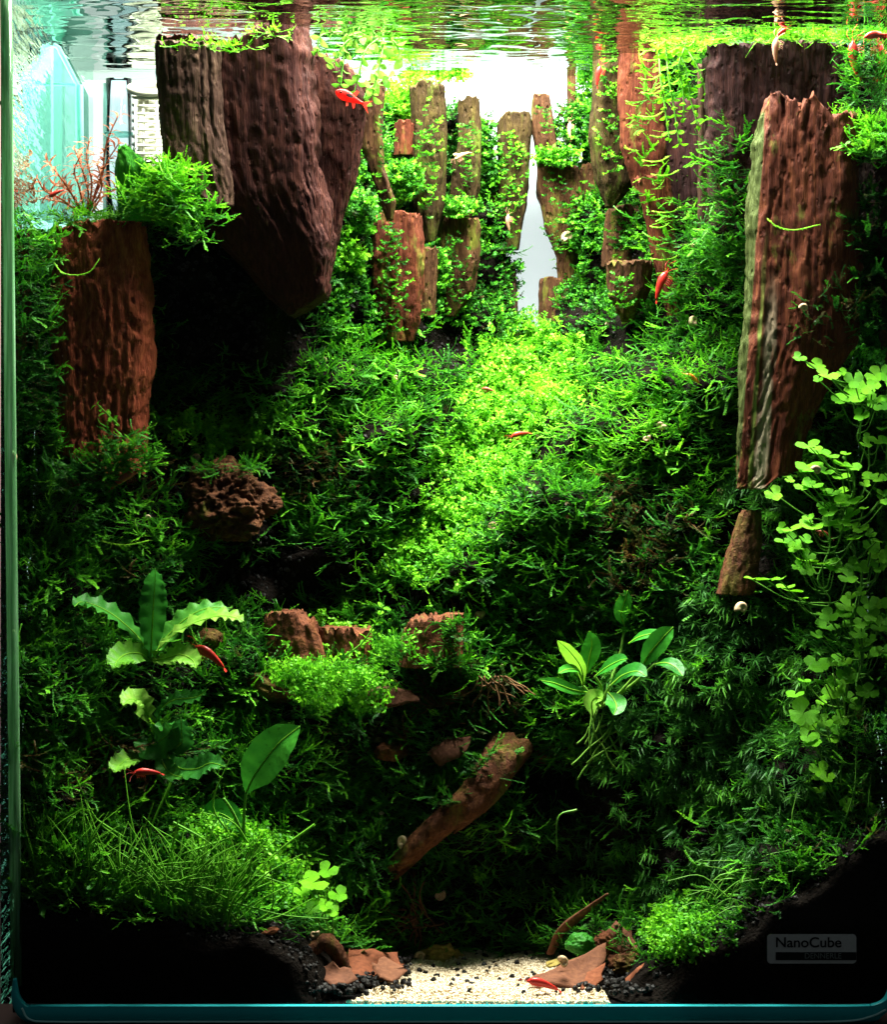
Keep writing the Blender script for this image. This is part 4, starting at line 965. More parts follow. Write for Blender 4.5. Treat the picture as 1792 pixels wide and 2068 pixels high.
patch([(655, 1380, .074, 92, 50, .010, 260, .62, .0060), (735, 1400, .074, 40, 45, .006, 110, .6, .006), (600, 1352, .076, 45, 22, .006, 70, .66, .0058), (800, 1310, .082, 30, 30, .006, 60, .55, .006)],
      'leafy_clump', 'bright small-leaved clump in front of the bare red-orange rock', 'sprig')
# sand, black pebbles, gravel
ax, ay = np.meshgrid(np.linspace(640, 1270, 64), np.linspace(1905, 2026, 30), indexing='ij')
def sandtop(px, y): return (.0022 + .0012 * vnoise(np.stack([px / 70., y * 60, px * 0], -1), 41)) * np.clip(y / .018, .12, 1)
SANDPOLY = [(700, 2026), (765, 2005), (815, 1965), (870, 1930), (960, 1918), (1110, 1922), (1140, 1940), (1200, 1985), (1235, 2026)]
sx = rng.uniform(640, 1260, 30000); sy = rng.uniform(1912, 2024, 30000); k = inpoly(sx, sy, SANDPOLY)
sx, sy = sx[k], sy[k]
def floor_y(py): return np.clip((1125. / (py - 900.) - 1) * CAMD, .001, .2)
yy = floor_y(sy); pos = PV(sx, sy, yy); pos[:, 2] = sandtop(sx, yy) + rng.uniform(-.0006, .0006, len(sx)); pos[:, 1] = np.maximum(pos[:, 1], .001)
n_ = len(sx); scatter('sand', 'pale cream sand patch at the bottom front', 'grain', pos, rng.normal(0, 1, (n_, 3)), rng.normal(0, 1, (n_, 3)) + UP * 2, rng.uniform(.0009, .0019, n_), np.zeros(n_), 'sand')
mb = MB(); gx_, gy_ = np.meshgrid(np.linspace(690, 1235, 60), np.linspace(.0008, .13, 26), indexing='ij')
xw = (gx_ - PXC) * KPX * (1 + gy_ / CAMD) ; zt = sandtop(gx_, gy_) - .0006
edge = np.clip(np.minimum((gx_ - 690) / 60., (1235 - gx_) / 50.), 0, 1); zt = np.where(inpoly(gx_, 900 + 1125. / (1 + gy_ / CAMD), SANDPOLY), zt, -.003)
idx = np.arange(gx_.size).reshape(gx_.shape); f = np.stack([idx[:-1, :-1], idx[1:, :-1], idx[1:, 1:], idx[:-1, 1:]], -1).reshape(-1, 4)
o = obj('sand_bed', mb.add(np.stack([xw, gy_, zt], -1), f.tolist()), M_SANDBED); tag(o, kind='structure')
# sand seen edge-on against the front pane
sx = rng.uniform(700, 1230, 1500); pos = np.stack([(sx - PXC) * KPX, np.full(1500, .0022), rng.uniform(0, .0008, 1500)], -1)
scatter('sand_edge', 'brownish sand seen edge-on against the front glass', 'grain', pos, rng.normal(0, 1, (1500, 3)), rng.normal(0, 1, (1500, 3)) + UP, rng.uniform(.0008, .0016, 1500), np.zeros(1500), 'sand')
gx_ = np.concatenate([rng.uniform(640, 830, 700), rng.uniform(1160, 1320, 350)]); gy_ = np.concatenate([rng.uniform(1955, 2024, 700), rng.uniform(1965, 2024, 350)])
k = ~inpoly(gx_, gy_, SANDPOLY) | (rng.random(len(gx_)) < .12); gx_, gy_ = gx_[k], gy_[k]
yy = floor_y(gy_); pos = PV(gx_, gy_, yy); pos[:, 2] = .004 + rng.uniform(0, .002, len(gx_))
bx_ = rng.uniform(800, 1200, 70); by_ = rng.uniform(1925, 2016, 70); k = inpoly(bx_, by_, SANDPOLY); bx_, by_ = bx_[k], by_[k]
y2 = floor_y(by_); p2 = PV(bx_, by_, y2); p2[:, 2] = sandtop(bx_, y2) + .0008
pos = np.vstack([pos, p2]); n_ = len(pos)
scatter('gravel', 'black gravel along the edges of the sand and strewn on it', 'pebble', pos, rng.normal(0, 1, (n_, 3)), rng.normal(0, 1, (n_, 3)) + UP, rng.uniform(.0018, .0036, n_), np.zeros(n_), 'gravel')
px = rng.uniform(0, 1800, 9000); py = rng.uniform(1640, 2024, 9000); k = (py > np.interp(px, SOILX, SOILY) - 25) & ((py < np.interp(px, SOILX, SOILY) + 30) | ((px > 330) & (px < 660))) & ~((px > 640) & (px < 1320) & (py > 1925))
k &= (px < 1200) | (rng.random(len(px)) < .8); px, py = px[k], py[k]; n_ = len(px); p_, nn = surf(px, py, rng.uniform(-.0005, .0008, n_)); p_[:, 1] = np.maximum(p_[:, 1], .0015)
bx_ = rng.uniform(0, 1780, 16000); by_ = rng.uniform(400, 1900, 16000); k = (by_ > np.interp(bx_, TOPX, TOPY) + 10) & ((near(bx_, by_, BARE) < 1.2) | (near(bx_, by_, SPARSE) < 1.1) | (rng.random(16000) < .12))
pb, _n = surf(bx_[k], by_[k], rng.uniform(-.0006, .0008, k.sum())); p_ = np.vstack([p_, pb]); n_ = len(p_)
scatter('soil_grains', 'black soil granules banked against the front glass', 'pebble', p_, rng.normal(0, 1, (n_, 3)), rng.normal(0, 1, (n_, 3)) + UP, rng.uniform(.0016, .003, n_), np.zeros(n_), 'soil')

# ------------------------------------------------------------------ grass
mb = MB()
def blade(p0, p1, p2, wd): mb.add(*tube(spline([p0, p1, p2], 10), np.linspace(wd, wd * .35, 10), 4, cap=False))
for i in range(330):
    bx_ = random.uniform(40, 480); by_ = np.interp(bx_, SOILX, SOILY) - random.uniform(-6, 70)
    y = random.uniform(.005, .017); a_ = random.gauss(1.4, .6) if bx_ > 180 else random.gauss(1.8, .45)
    ln = random.uniform(60, 190); bend = random.gauss(0, .5)
    mx_, my_ = bx_ + math.cos(a_) * ln * .5, by_ - math.sin(a_) * ln * .5
    ex, ey = mx_ + math.cos(a_ + bend) * ln * .5, my_ - math.sin(a_ + bend) * ln * .5
    blade(P(bx_, by_, y), P(mx_, my_, y - .004), P(max(ex, 48), ey, max(.004, y - random.uniform(-.004, .01))), random.uniform(.0004, .0006))
for (x0, y0, x1, y1, x2, y2) in [(470, 1812, 560, 1720, 636, 1664), (250, 1545, 262, 1640, 275, 1700), (230, 1800, 330, 1740, 470, 1690), (60, 1640, 140, 1710, 260, 1760), (130, 1595, 190, 1650, 250, 1690),
                                 (150, 1560, 200, 1660, 300, 1730), (470, 1520, 430, 1620, 460, 1680), (410, 1640, 470, 1660, 500, 1700), (340, 1800, 300, 1700, 345, 1580), (480, 1760, 420, 1700, 350, 1660)]:
    blade(P(x2, y2, .012), P(x1, y1, .010), P(x0, y0, .012), .00055)
o = obj('grass', mb, M_GRASS); tag(o, 'thin tangled grass blades growing from the dark soil at lower left', 'grass', kind='stuff')
mb = MB()
for i in range(34):
    bx_ = random.uniform(1430, 1600); by_ = random.uniform(1800, 1850); y = random.uniform(.012, .03); a_ = random.uniform(.1, 2.9); ln = random.uniform(70, 170)
    bend = -.9 if a_ < 1.57 else .9
    mx_, my_ = bx_ + math.cos(a_) * ln * .5, by_ - abs(math.sin(a_)) * ln * .5
    blade(P(bx_, by_, y), P(mx_, my_, y - .003), P(mx_ + math.cos(a_ + bend) * ln * .5, my_ - math.sin(a_ + bend) * ln * .35, max(.004, y - .006)), .00038)
for (x0, y0, x1, y1, x2, y2) in [(1422, 1828, 1450, 1770, 1515, 1762), (1125, 1720, 1128, 1650, 1165, 1635), (1418, 1850, 1470, 1832, 1520, 1828), (1610, 1600, 1600, 1660, 1618, 1720), (1730, 1500, 1725, 1600, 1690, 1700), (1760, 1560, 1752, 1650, 1740, 1740)]:
    blade(P(x2, y2, .02), P(x1, y1, .018), P(x0, y0, .02), .0005)
o = obj('grass', mb, M_STEM); tag(o, 'sparse arching grass blades in the dark lower right corner', 'grass', kind='stuff')

# ------------------------------------------------------------------ plants with separate leaves
def child(name, mesh, parent, loc, d, u, s=1.):
    o = bpy.data.objects.new(name, mesh); COL.objects.link(o); o.parent = parent
    R_ = frame(d, u); off = np.asarray(loc) - world_off(parent)
    o.matrix_basis = Matrix([[R_[i][0] * s, R_[i][1] * s, R_[i][2] * s, off[i]] for i in range(3)] + [[0, 0, 0, 1]])
    return o

def clover_mesh(seed):
    rs = np.random.default_rng(seed); n_ = 45; rings = (0, .3, .6, .85, 1.)
    th = np.linspace(-math.radians(166), math.radians(166), n_)
    r = .5 * (.50 + .50 * np.abs(np.cos(1.5 * th)) ** .55) * (1 + .05 * np.cos(9 * th + rs.uniform(0, 6))) * (1 + rs.normal(0, .015, n_))
    v = [(0, 0, 0)]; f = []
    for k in rings[1:]:
        for i in range(n_):
            rr = r[i] * k; v.append((rr * math.cos(th[i]), rr * math.sin(th[i]), .10 * k * k * math.cos(3 * th[i]) * .5 + .05 * k * k))
    for i in range(n_ - 1): f.append((0, 1 + i, 2 + i))
    for k in range(3):
        a_ = 1 + k * n_; b_ = a_ + n_
        for i in range(n_ - 1): f.append((a_ + i, b_ + i, b_ + i + 1, a_ + i + 1))
    return MB().add(v, f)
CLV = [clover_mesh(i).mesh('clover_leaf', M_CLOVER) for i in range(4)]

def clover_plant(label, leaves, y, root, grp=None, stem_px=None, name='clover_plant'):
    """leaves: (px, py, width px, tilt degrees towards the viewer); a petiole runs from each leaf to the main stem"""
    r0 = P(root[0], root[1], y + .01); t = thing(name, label, 'plant', r0, grp)
    leaves = list(leaves) + [(min(1788, a_ + random.uniform(-34, 44)), b_ + random.uniform(-26, 30), random.uniform(22, 42), t_ + random.uniform(-8, 18)) for a_, b_, c_, t_ in leaves for _ in range(2 if name == 'clover_plant' and len(leaves) > 5 and a_ > 1500 else 0)]
    lv = sorted(leaves, key=lambda q_: -q_[1])
    main = [np.array(r0)] + [P(stem_px + 14 * math.sin(i * 2.1), py_, y + .012) for i, py_ in enumerate(np.linspace(root[1] - 20, min(q_[1] for q_ in leaves) + 25, 6))]
    ms = spline(main, 40); mb = MB().add(*tube(ms, .00045, 5))
    for (px_, py_, w_, tl) in leaves:
        yl = y + random.uniform(-.010, .010); c = P(px_, py_, max(.006, yl))
        j = np.argmin(np.abs(ms[:, 2] - (c[2] - .012))); b_ = ms[max(0, j)]
        mb.add(*tube(spline([b_, (b_ + c) / 2 + np.array([0, -.002, -.004]), c], 8), .0003, 4, cap=False))
        tr = math.radians(tl + random.uniform(-6, 6)); nrm = np.array([random.uniform(-.25, .25), -math.sin(tr), math.cos(tr)])
        dd = np.array([random.uniform(-1, 1), -.8, -.1])
        child('leaf', random.choice(CLV), t, c, dd - nrm * dd.dot(nrm) / nrm.dot(nrm), nrm, w_ * KPX * 1.05)
    obj('stem', mb, M_STEM, t)
    return t
cz = lambda z, x, oy=512: (1186 + z[0] * .3383, oy + z[1] * .3385, z[2] * .265, x - 5)
GC = 'round-lobed clover-like plants along the right glass'
U1, U2, U3 = 512, 1030, 1548
clover_plant('clover-like plant with pale lime leaves beside the foot of the twin-peaked pillar', [cz(q, t_, U1) for q, t_ in (((1435, 725, 190), 38), ((1670, 790, 200), 55), ((1580, 850, 240), 45), ((1730, 905, 190), 35), ((1740, 1115, 160), 30), ((1290, 630, 60), 45))],
             .035, (1760, 1000), GC, 1745)
clover_plant('clover-like plant with layered flat leaves, a snail on one, at pillar-base height', [cz(q, t_, U1) for q, t_ in (((1320, 1145, 190), 28), ((1330, 1280, 230), 25), ((1550, 1270, 220), 18), ((1340, 1380, 180), 22), ((1210, 1350, 80), 50), ((1540, 1195, 95), 25), ((1460, 1430, 160), 20), ((1550, 1480, 260), 25), ((1740, 1340, 140), 30), ((1775, 1450, 130), 40))],
             .03, (1740, 1180), GC, 1715)
clover_plant('clover-like plant with a thin side stem holding two edge-on leaves', [cz(q, t_, U2) for q, t_ in (((1330, 95, 200), 24), ((1450, 70, 170), 30), ((1230, 115, 170), 12), ((1225, 180, 140), 55), ((1540, 70, 130), 40), ((1600, 165, 160), 8), ((1320, 270, 120), 55), ((1320, 305, 180), 8), ((1480, 335, 170), 48), ((1070, 415, 175), 7), ((1230, 485, 180), 8))],
             .025, (1700, 1270), GC, 1665)
clover_plant('clover-like plant close to the right glass with a column of three-lobed leaves', [cz(q, t_, U2) for q, t_ in (((1700, 215, 150), 60), ((1640, 340, 150), 55), ((1740, 345, 110), 55), ((1775, 290, 100), 60), ((1540, 565, 170), 50), ((1680, 620, 190), 42), ((1430, 695, 200), 25), ((1560, 680, 130), 25), ((1620, 735, 140), 45), ((1695, 770, 110), 40), ((1640, 830, 150), 28), ((1730, 560, 120), 50))],
             .028, (1745, 1400), GC, 1730)
clover_plant('clover-like plant low on the right with one large leaf spread flat to view', [cz(q, t_, U2) for q, t_ in (((1370, 920, 200), 35), ((1490, 900, 170), 40), ((1550, 990, 170), 50), ((1300, 1020, 110), 15), ((1480, 1080, 170), 45), ((1640, 1085, 120), 50), ((1400, 1140, 90), 45), ((1290, 1210, 250), 62), ((1500, 1310, 130), 55), ((1350, 1375, 150), 45))] + [cz(q, t_, U3) for q, t_ in (((1390, 55, 115), 55), ((1390, 140, 130), 30), ((1680, 200, 120), 60), ((1640, 290, 100), 60))],
             .03, (1720, 1700), GC, 1695)
clover_plant('small bright clover-like sprig standing beside the sand, yellow stems', [(662, 1757, 44, 45), (632, 1782, 62, 30), (684, 1806, 42, 40), (655, 1828, 34, 40), (672, 1840, 30, 45), (630, 1835, 34, 40), (610, 1800, 36, 30)], .03, (690, 1922), None, 662)

def strip_leaf(pts, width, face, wavy=0., freq=9., prof=None, cup=.12, nx_=7, ny_=26):
    """leaf blade along pts (base to tip); face is the direction its upper side looks"""
    pts = spline(pts, ny_); T = np.gradient(pts, axis=0); T /= np.linalg.norm(T, axis=1)[:, None]
    face = np.asarray(face, float); v = []
    prof = prof or [(0, .08), (.12, .35), (.35, .9), (.55, 1.), (.8, .7), (.95, .25), (1, .02)]
    ts = np.linspace(0, 1, ny_); ws = np.interp(ts, [a_ for a_, _ in prof], [b_ for _, b_ in prof]) * width
    ph = random.uniform(0, 6)
    for i in range(ny_):
        sd = np.cross(face, T[i]); sd /= np.linalg.norm(sd) + 1e-9; nrm = np.cross(T[i], sd)
        for k in range(nx_):
            e_ = (k / (nx_ - 1) - .5) * 2
            h = -cup * ws[i] * (1 - abs(e_)) + wavy * width * e_ * e_ * math.sin(freq * 2 * math.pi * ts[i] + ph + (1.3 if e_ > 0 else 0))
            v.append(pts[i] + sd * ws[i] * .5 * e_ * (1 + wavy * .5 * math.cos(freq * 2 * math.pi * ts[i] + ph)) + nrm * h)
    f = []
    for i in range(ny_ - 1):
        for k in range(nx_ - 1): a_ = i * nx_ + k; f.append((a_, a_ + 1, a_ + nx_ + 1, a_ + nx_))
    return v, f

def rosette(name, label, cat, base, leaves, mat, grp=None, wavy=.12, stems=None):
    t = thing(name, label, cat, P(*base), grp)
    for L_ in leaves:
        pts, wd, face = L_[0], L_[1], L_[2]; mm = L_[3] if len(L_) > 3 else mat
        P3 = [P(*q) for q in pts]
        lv, lf_ = strip_leaf(P3, wd * KPX * (1.3 if wavy > .05 else 1.08), face, wavy, random.uniform(6, 9))
        lo = obj('leaf', MB().add(lv, lf_), mm, t)
        obj('midrib', MB().add(*tube(np.array(lv).reshape(-1, 7, 3)[:, 3] + np.array([0, -.00015, .0001]), np.linspace(.00045, .00012, 26), 5)), M_YOUNG if mm is not M_YOUNG else M_STEM, lo)
    mb = MB()
    for st in (stems or []): mb.add(*tube(spline([P(*q) for q in st], 12), np.linspace(.0009, .0006, 12), 6))
    if mb.n: obj('stem', mb, M_STEM, t)
    return t
B = (304, 1335, .055)
rosette('wavy_leaf_plant', 'rosette of long wavy-edged leaves at left, one upright and two arching', 'plant', B, [
    ([B, (306, 1290, .05), (309, 1225, .047), (312, 1180, .046), (314, 1147, .040)], 46, (0, -1, .25)),
    ([B, (285, 1290, .05), (245, 1248, .045), (205, 1222, .04), (165, 1212, .035), (150, 1226, .03)], 44, (0, -.55, .8)),
    ([B, (325, 1300, .05), (370, 1262, .045), (430, 1240, .042), (470, 1242, .040), (493, 1255, .036)], 46, (0, -.35, .95), M_PALE),
    ([B, (285, 1318, .045), (255, 1318, .038), (236, 1332, .030), (232, 1350, .025)], 46, (0, -.9, .4), M_PALE),
    ([B, (330, 1328, .045), (362, 1318, .038), (388, 1330, .032), (396, 1350, .028)], 40, (0, -.8, .6), M_PALE),
    ([B, (330, 1290, .06), (375, 1245, .062), (420, 1225, .064), (470, 1228, .066)], 40, (0, -.6, .8))], M_CRYPT)
B = (312, 1475, .05)
rosette('wavy_leaf_plant', 'lower rosette of dark broad wavy leaves in shade at left', 'plant', B, [
    ([B, (230, 1490, .05), (180, 1450, .045), (132, 1418, .042)], 66, (.2, -1, .3)),
    ([B, (300, 1440, .04), (280, 1412, .035), (262, 1408, .028), (248, 1425, .022)], 44, (0, -.8, .6), M_PALE),
    ([B, (325, 1430, .045), (350, 1410, .04), (395, 1405, .038), (420, 1392, .036)], 36, (0, -.6, .8)),
    ([B, (300, 1490, .04), (310, 1500, .035), (340, 1478, .03), (335, 1458, .025)], 60, (0, -1, .3)),
    ([B, (360, 1500, .035), (366, 1480, .03), (365, 1448, .025)], 42, (0, -1, .2), M_CRYPT),
    ([B, (280, 1520, .04), (255, 1530, .03), (238, 1545, .02), (234, 1560, .016)], 40, (0, -.8, .6), M_PALE),
    ([B, (350, 1540, .035), (390, 1550, .028), (425, 1538, .024), (455, 1548, .02)], 44, (0, -.8, .6)),
    ([B, (330, 1540, .035), (345, 1560, .028), (370, 1570, .022)], 34, (0, -.9, .5))], M_CRYPT, stems=[[B, (265, 1520, .04), (250, 1545, .025)], [B, (345, 1510, .04), (365, 1500, .03)]])
B = (492, 1690, .03)
rosette('broad_leaf_plant', 'single large smooth green leaf held upright above the grass at lower left', 'plant', B, [
    ([(497, 1600, .022), (515, 1560, .018), (560, 1500, .016), (606, 1466, .018)], 82, (-.15, -1, .35)),
    ([(490, 1680, .034), (465, 1652, .036), (435, 1640, .038), (405, 1662, .04)], 60, (0, -1, .4))], M_ANUB, wavy=.012, stems=[[B, (493, 1640, .026), (497, 1600, .022)], [B, (470, 1640, .025), (452, 1612, .022)]])
B = (1212, 1428, .08)
rosette('broad_leaf_plant', 'cluster of pointed smooth leaves right of middle, one leaf young and yellow-green', 'plant', B, [
    ([(1178, 1385, .072), (1172, 1350, .066), (1150, 1318, .062), (1126, 1293, .06)], 36, (-.6, -.8, .2), M_YOUNG),
    ([(1180, 1382, .07), (1168, 1352, .062), (1145, 1350, .056), (1128, 1360, .05)], 26, (0, -.7, .7)),
    ([(1294, 1352, .066), (1312, 1318, .06), (1340, 1285, .056), (1360, 1266, .056)], 46, (-.2, -1, .4)),
    ([(1234, 1384, .064), (1258, 1360, .058), (1285, 1352, .052), (1307, 1366, .048)], 44, (0, -.75, .7)),
    ([(1202, 1366, .066), (1225, 1345, .06), (1250, 1332, .056), (1268, 1330, .054)], 36, (0, -.75, .7)),
    ([(1322, 1342, .066), (1345, 1336, .06), (1366, 1346, .055), (1380, 1366, .05)], 34, (0, -.7, .7)),
    ([(1195, 1400, .07), (1158, 1392, .066), (1120, 1378, .062), (1092, 1374, .06)], 26, (0, -.8, .5)),
    ([(1228, 1398, .06), (1240, 1410, .054), (1246, 1425, .048), (1240, 1444, .045)], 42, (0, -1, .4)),
    ([(1262, 1265, .095), (1255, 1240, .09), (1262, 1215, .088), (1268, 1192, .088)], 34, (0, -1, .2)),
    ([(1186, 1360, .08), (1190, 1330, .078), (1196, 1300, .078), (1190, 1275, .078)], 40, (0, -1, .2)),
    ([(1270, 1300, .075), (1290, 1285, .07), (1318, 1278, .066), (1340, 1282, .064)], 26, (0, -.7, .7)),
    ([(1198, 1445, .068), (1196, 1420, .062), (1205, 1408, .058), (1218, 1412, .055)], 40, (0, -1, .3), M_PALE)], M_ANUB, wavy=.012,
    stems=[[B, (1195, 1405, .075), (1178, 1385, .072)], [B, (1250, 1400, .075), (1294, 1352, .066)], [B, (1225, 1400, .07), (1234, 1384, .064)], [B, (1280, 1380, .075), (1322, 1342, .066)], [B, (1215, 1390, .07), (1202, 1366, .066)], [B, (1250, 1330, .09), (1262, 1265, .095)]])

def oval_mesh(nm, mat, wd=.62, bend=.2):
    return MB().add(*strip_leaf([np.array([0, 0, 0.]), np.array([.5, 0, .06]), np.array([1, 0, -bend])], wd, (0, 0, 1.), .0, 1, cup=.1, nx_=5, ny_=9)).mesh(nm, mat)
OVP = oval_mesh('round_leaf', M_PALE, .7); OVN = oval_mesh('narrow_leaf', M_REDPL, .22, .3); OVG = oval_mesh('mid_leaf', M_CLOVER, .6)
def stem_plant(name, label, stems, mesh, size, step, root, grp=None, stem_mat=None, spread=1.):
    t = thing(name, label, 'plant', P(*root), grp); mb = MB()
    for st in stems:
        c = spline([P(*q) for q in st], 40); mb.add(*tube(c, np.linspace(.00055, .0003, 40), 5))
        ln = np.concatenate([[0], np.cumsum(np.linalg.norm(np.diff(c, axis=0), axis=1))]); k = 0
        for s_ in np.arange(step * .6, ln[-1] + step * .5, step):
            i = min(np.searchsorted(ln, s_), 39); tan = c[min(i + 1, 39)] - c[max(i - 1, 0)]; tan /= np.linalg.norm(tan); k += 1
            for sg in (0, 1):
                a_ = k * 1.57 + sg * math.pi + random.gauss(0, .3)
                A_ = np.cross(tan, [0, 1., .2]); A_ /= np.linalg.norm(A_); B_ = np.cross(tan, A_)
                dd = (A_ * math.cos(a_) + B_ * math.sin(a_)) * spread + tan * random.uniform(.3, .8)
                child('leaf', mesh, t, c[i], dd, tan + np.random.default_rng(k).normal(0, .3, 3) + UP * .6, size * random.uniform(.7, 1.2))
    obj('stem', mb, stem_mat or M_STEM, t); return t
stem_plant('trailing_plant', 'trailing plant with pale round leaves hanging from the water over the small red fish',
           [[(770, 70, .125), (735, 75, .118), (700, 85, .112), (672, 130, .108)], [(770, 75, .125), (740, 100, .115), (725, 150, .11), (715, 190, .108)], [(775, 80, .125), (770, 120, .118), (760, 160, .115), (752, 195, .113)],
            [(760, 72, .125), (700, 66, .115), (650, 72, .108), (640, 105, .106)], [(780, 70, .13), (800, 90, .13), (812, 120, .13)], [(790, 150, .15), (770, 165, .14), (745, 180, .13), (735, 200, .125)], [(730, 66, .12), (700, 100, .112), (690, 150, .108), (688, 175, .106)]],
           OVP, .0052, .0042, (775, 75, .13))
stem_plant('trailing_plant', 'trailing plant with many fine hanging leafy stems beside the wide near-black slab',
           [[(1345, 85, .16), (1350, 150, .15), (1362, 220, .148), (1372, 290, .146)], [(1360, 80, .16), (1385, 140, .148), (1395, 200, .144), (1410, 255, .142)], [(1375, 85, .16), (1400, 120, .148), (1418, 160, .144), (1428, 200, .142)], [(1330, 90, .165), (1335, 160, .155), (1345, 230, .152), (1352, 280, .15)],
            [(1390, 80, .155), (1372, 130, .147), (1380, 185, .145), (1382, 240, .144)]], OVG, .0040, .0040, (1360, 80, .165))
stem_plant('red_stem_plant', 'wispy red-brown plant with needle leaves in the back left corner',
           [[(175, 430, .10), (178, 390, .10), (165, 340, .095), (150, 300, .09)], [(180, 430, .105), (195, 380, .105), (215, 330, .10), (240, 290, .10)], [(165, 430, .095), (140, 385, .09), (115, 350, .085), (98, 330, .08)], [(185, 430, .11), (205, 400, .11), (228, 385, .11), (240, 370, .11)],
            [(165, 430, .10), (150, 400, .1), (132, 380, .1), (110, 375, .095)], [(180, 425, .1), (185, 370, .1), (175, 320, .1), (180, 285, .1)], [(190, 400, .105), (205, 360, .1), (215, 290, .1), (238, 235, .1)], [(160, 430, .09), (120, 400, .085), (90, 385, .08), (75, 360, .078)], [(170, 430, .095), (160, 380, .09), (150, 345, .088), (165, 310, .086)], [(175, 430, .1), (200, 395, .095), (205, 365, .09), (195, 330, .088)], [(160, 430, .1), (130, 410, .1), (105, 405, .1), (85, 400, .1)]],
           OVN, .0062, .0021, (178, 440, .10), None, M_REDPL)
stem_plant('leafy_sprig', 'lone leafy sprig climbing in front of the rounded rust-brown rock', [[(690, 1330, .09), (730, 1300, .086), (755, 1265, .084), (775, 1222, .082)]], OVG, .0042, .0042, (690, 1330, .09))
stem_plant('leafy_sprig', 'lone leafy sprig dangling below the bright carpet clump', [[(905, 1130, .135), (880, 1160, .125), (860, 1185, .122)]], OVG, .0042, .0040, (905, 1130, .135))
stem_plant('leafy_sprig', 'slender sprig leaning out at the foot of the short rust-red pillar', [[(240, 860, .07), (215, 835, .06), (195, 815, .055)]], OVG, .0034, .0034, (240, 860, .07))

# moss runners that stand clear of the stones (each a thing one can point at)
def runner(label, pts, n_=22, mat=None):
    c = spline([P(*q) for q in pts], n_); mb = MB().add(*tube(c, .0003, 4)); T = np.gradient(c, axis=0)
    for i in range(n_):
        for sg in (-1, 1):
            for rr in range(2):
                d_ = T[i] / np.linalg.norm(T[i]); sd = np.cross(UP, d_) * sg + UP * random.uniform(-.4, .8)
                mb.add(*fan_leaf(c[i], d_ + sd * random.uniform(.4, .9), UP, random.uniform(.0014, .0022), .0008))
    o = obj('moss_runner', mb, mat or M_YOUNG, origin=P(*pts[0])); return tag(o, label, 'moss', 'single moss runners')
runner('curved bright moss runner looped across the short rust-red pillar', [(108, 530, .060), (125, 550, .060), (150, 556, .060), (180, 550, .060), (198, 528, .062)])
runner('bright moss runner lying across the twin-peaked pillar', [(1550, 442, .045), (1570, 458, .044), (1605, 465, .044), (1652, 455, .046)])
runner('pale moss runner against the near-black slab, just above the twin peaks', [(1690, 148, .105), (1705, 158, .105), (1725, 160, .105), (1740, 158, .105)])
runner('pale horizontal runner on the shaded left slope above the upright wavy leaf', [(205, 1092, .06), (232, 1099, .06), (262, 1100, .06), (300, 1092, .06)])
for i, (x, y_, w_) in enumerate([(1300, 118, 40), (1295, 157, 38), (1300, 185, 40), (1293, 232, 45), (1318, 272, 34), (1302, 322, 48), (1320, 350, 50), (1322, 425, 52), (1318, 455, 34), (1318, 520, 54)]):
    runner('%s shelf-like moss fringe on the grooved red-brown columns, counted from the top' % ['topmost', 'second', 'third', 'fourth', 'fifth', 'sixth', 'seventh', 'eighth', 'ninth', 'lowest'][i], [(x - 5, y_ + 2, .165), (x + w_ * .3, y_ + 5, .163), (x + w_ * .7, y_ + 3, .165), (x + w_, y_ - 5, .170)], 12)

# ------------------------------------------------------------------ animals
def shrimp_mesh(mat, seed):
    rs = np.random.default_rng(seed); n_ = 22; t = np.linspace(0, 1, n_)
    x = .5 - t; z = np.where(t > .45, -.30 * (t - .45) ** 2 * 1.6, 0) + .02 * np.sin(t * 6)
    c = np.stack([x, 0 * x, z], -1)
    r = np.interp(t, [0, .06, .16, .3, .42, .55, .75, .9, 1.], [.012, .05, .12, .145, .138, .12, .09, .06, .035])
    seg = 1 + .06 * np.sin(np.clip(t - .42, 0, 1) * 60); mb = MB()
    v, f = tube(c, r * np.where(t > .42, seg, 1), 12); v[:, 1] *= .75; mb.add(v, f)
    e_ = c[-1]
    for a_ in (-.5, -.17, .17, .5):
        mb.add(*fan_leaf(e_, np.array([-1, a_, -.35]), UP, .15, .07))
    for sg in (-1, 1):
        b_ = np.array([.42, .04 * sg, .02])
        mb.add(*tube(spline([b_, b_ + np.array([.25, .12 * sg, .1]), b_ + np.array([.45, .25 * sg, .02])], 8), .006, 3, cap=False))
        mb.add(*tube(spline([b_, b_ + np.array([.15, .1 * sg, -.06]), b_ + np.array([.25, .3 * sg, -.15])], 8), .006, 3, cap=False))
        for k in range(5):
            p0 = np.array([.32 - k * .07, .05 * sg, -.06]); mb.add(*tube(spline([p0, p0 + np.array([.05, .06 * sg, -.08]), p0 + np.array([.01, .09 * sg, -.2])], 6), .007, 3, cap=False))
        mb.add(*tube([np.array([.40, .045 * sg, .05]), np.array([.425, .07 * sg, .06])], .016, 6))
    return mb.mesh('shrimp', mat)
def animal(name, mesh, label, cat, px, py, y, ln, ang, grp, yaw=0., roll=0.):
    o = bpy.data.objects.new(name, mesh); COL.objects.link(o)
    a_ = math.radians(ang); d = np.array([math.cos(a_) * math.cos(yaw), math.sin(yaw), math.sin(a_)])
    up = np.array([-math.sin(a_) * (1 if math.cos(a_) >= 0 else -1), -.35 + roll, abs(math.cos(a_)) + .05])
    R_ = frame(d, up); s = ln * KPX * (CAMD + y) / CAMD; loc = P(px, py, y)
    o.matrix_basis = Matrix([[R_[i][0] * s, R_[i][1] * s, R_[i][2] * s, loc[i]] for i in range(3)] + [[0, 0, 0, 1]])
    return tag(o, label, cat, grp)
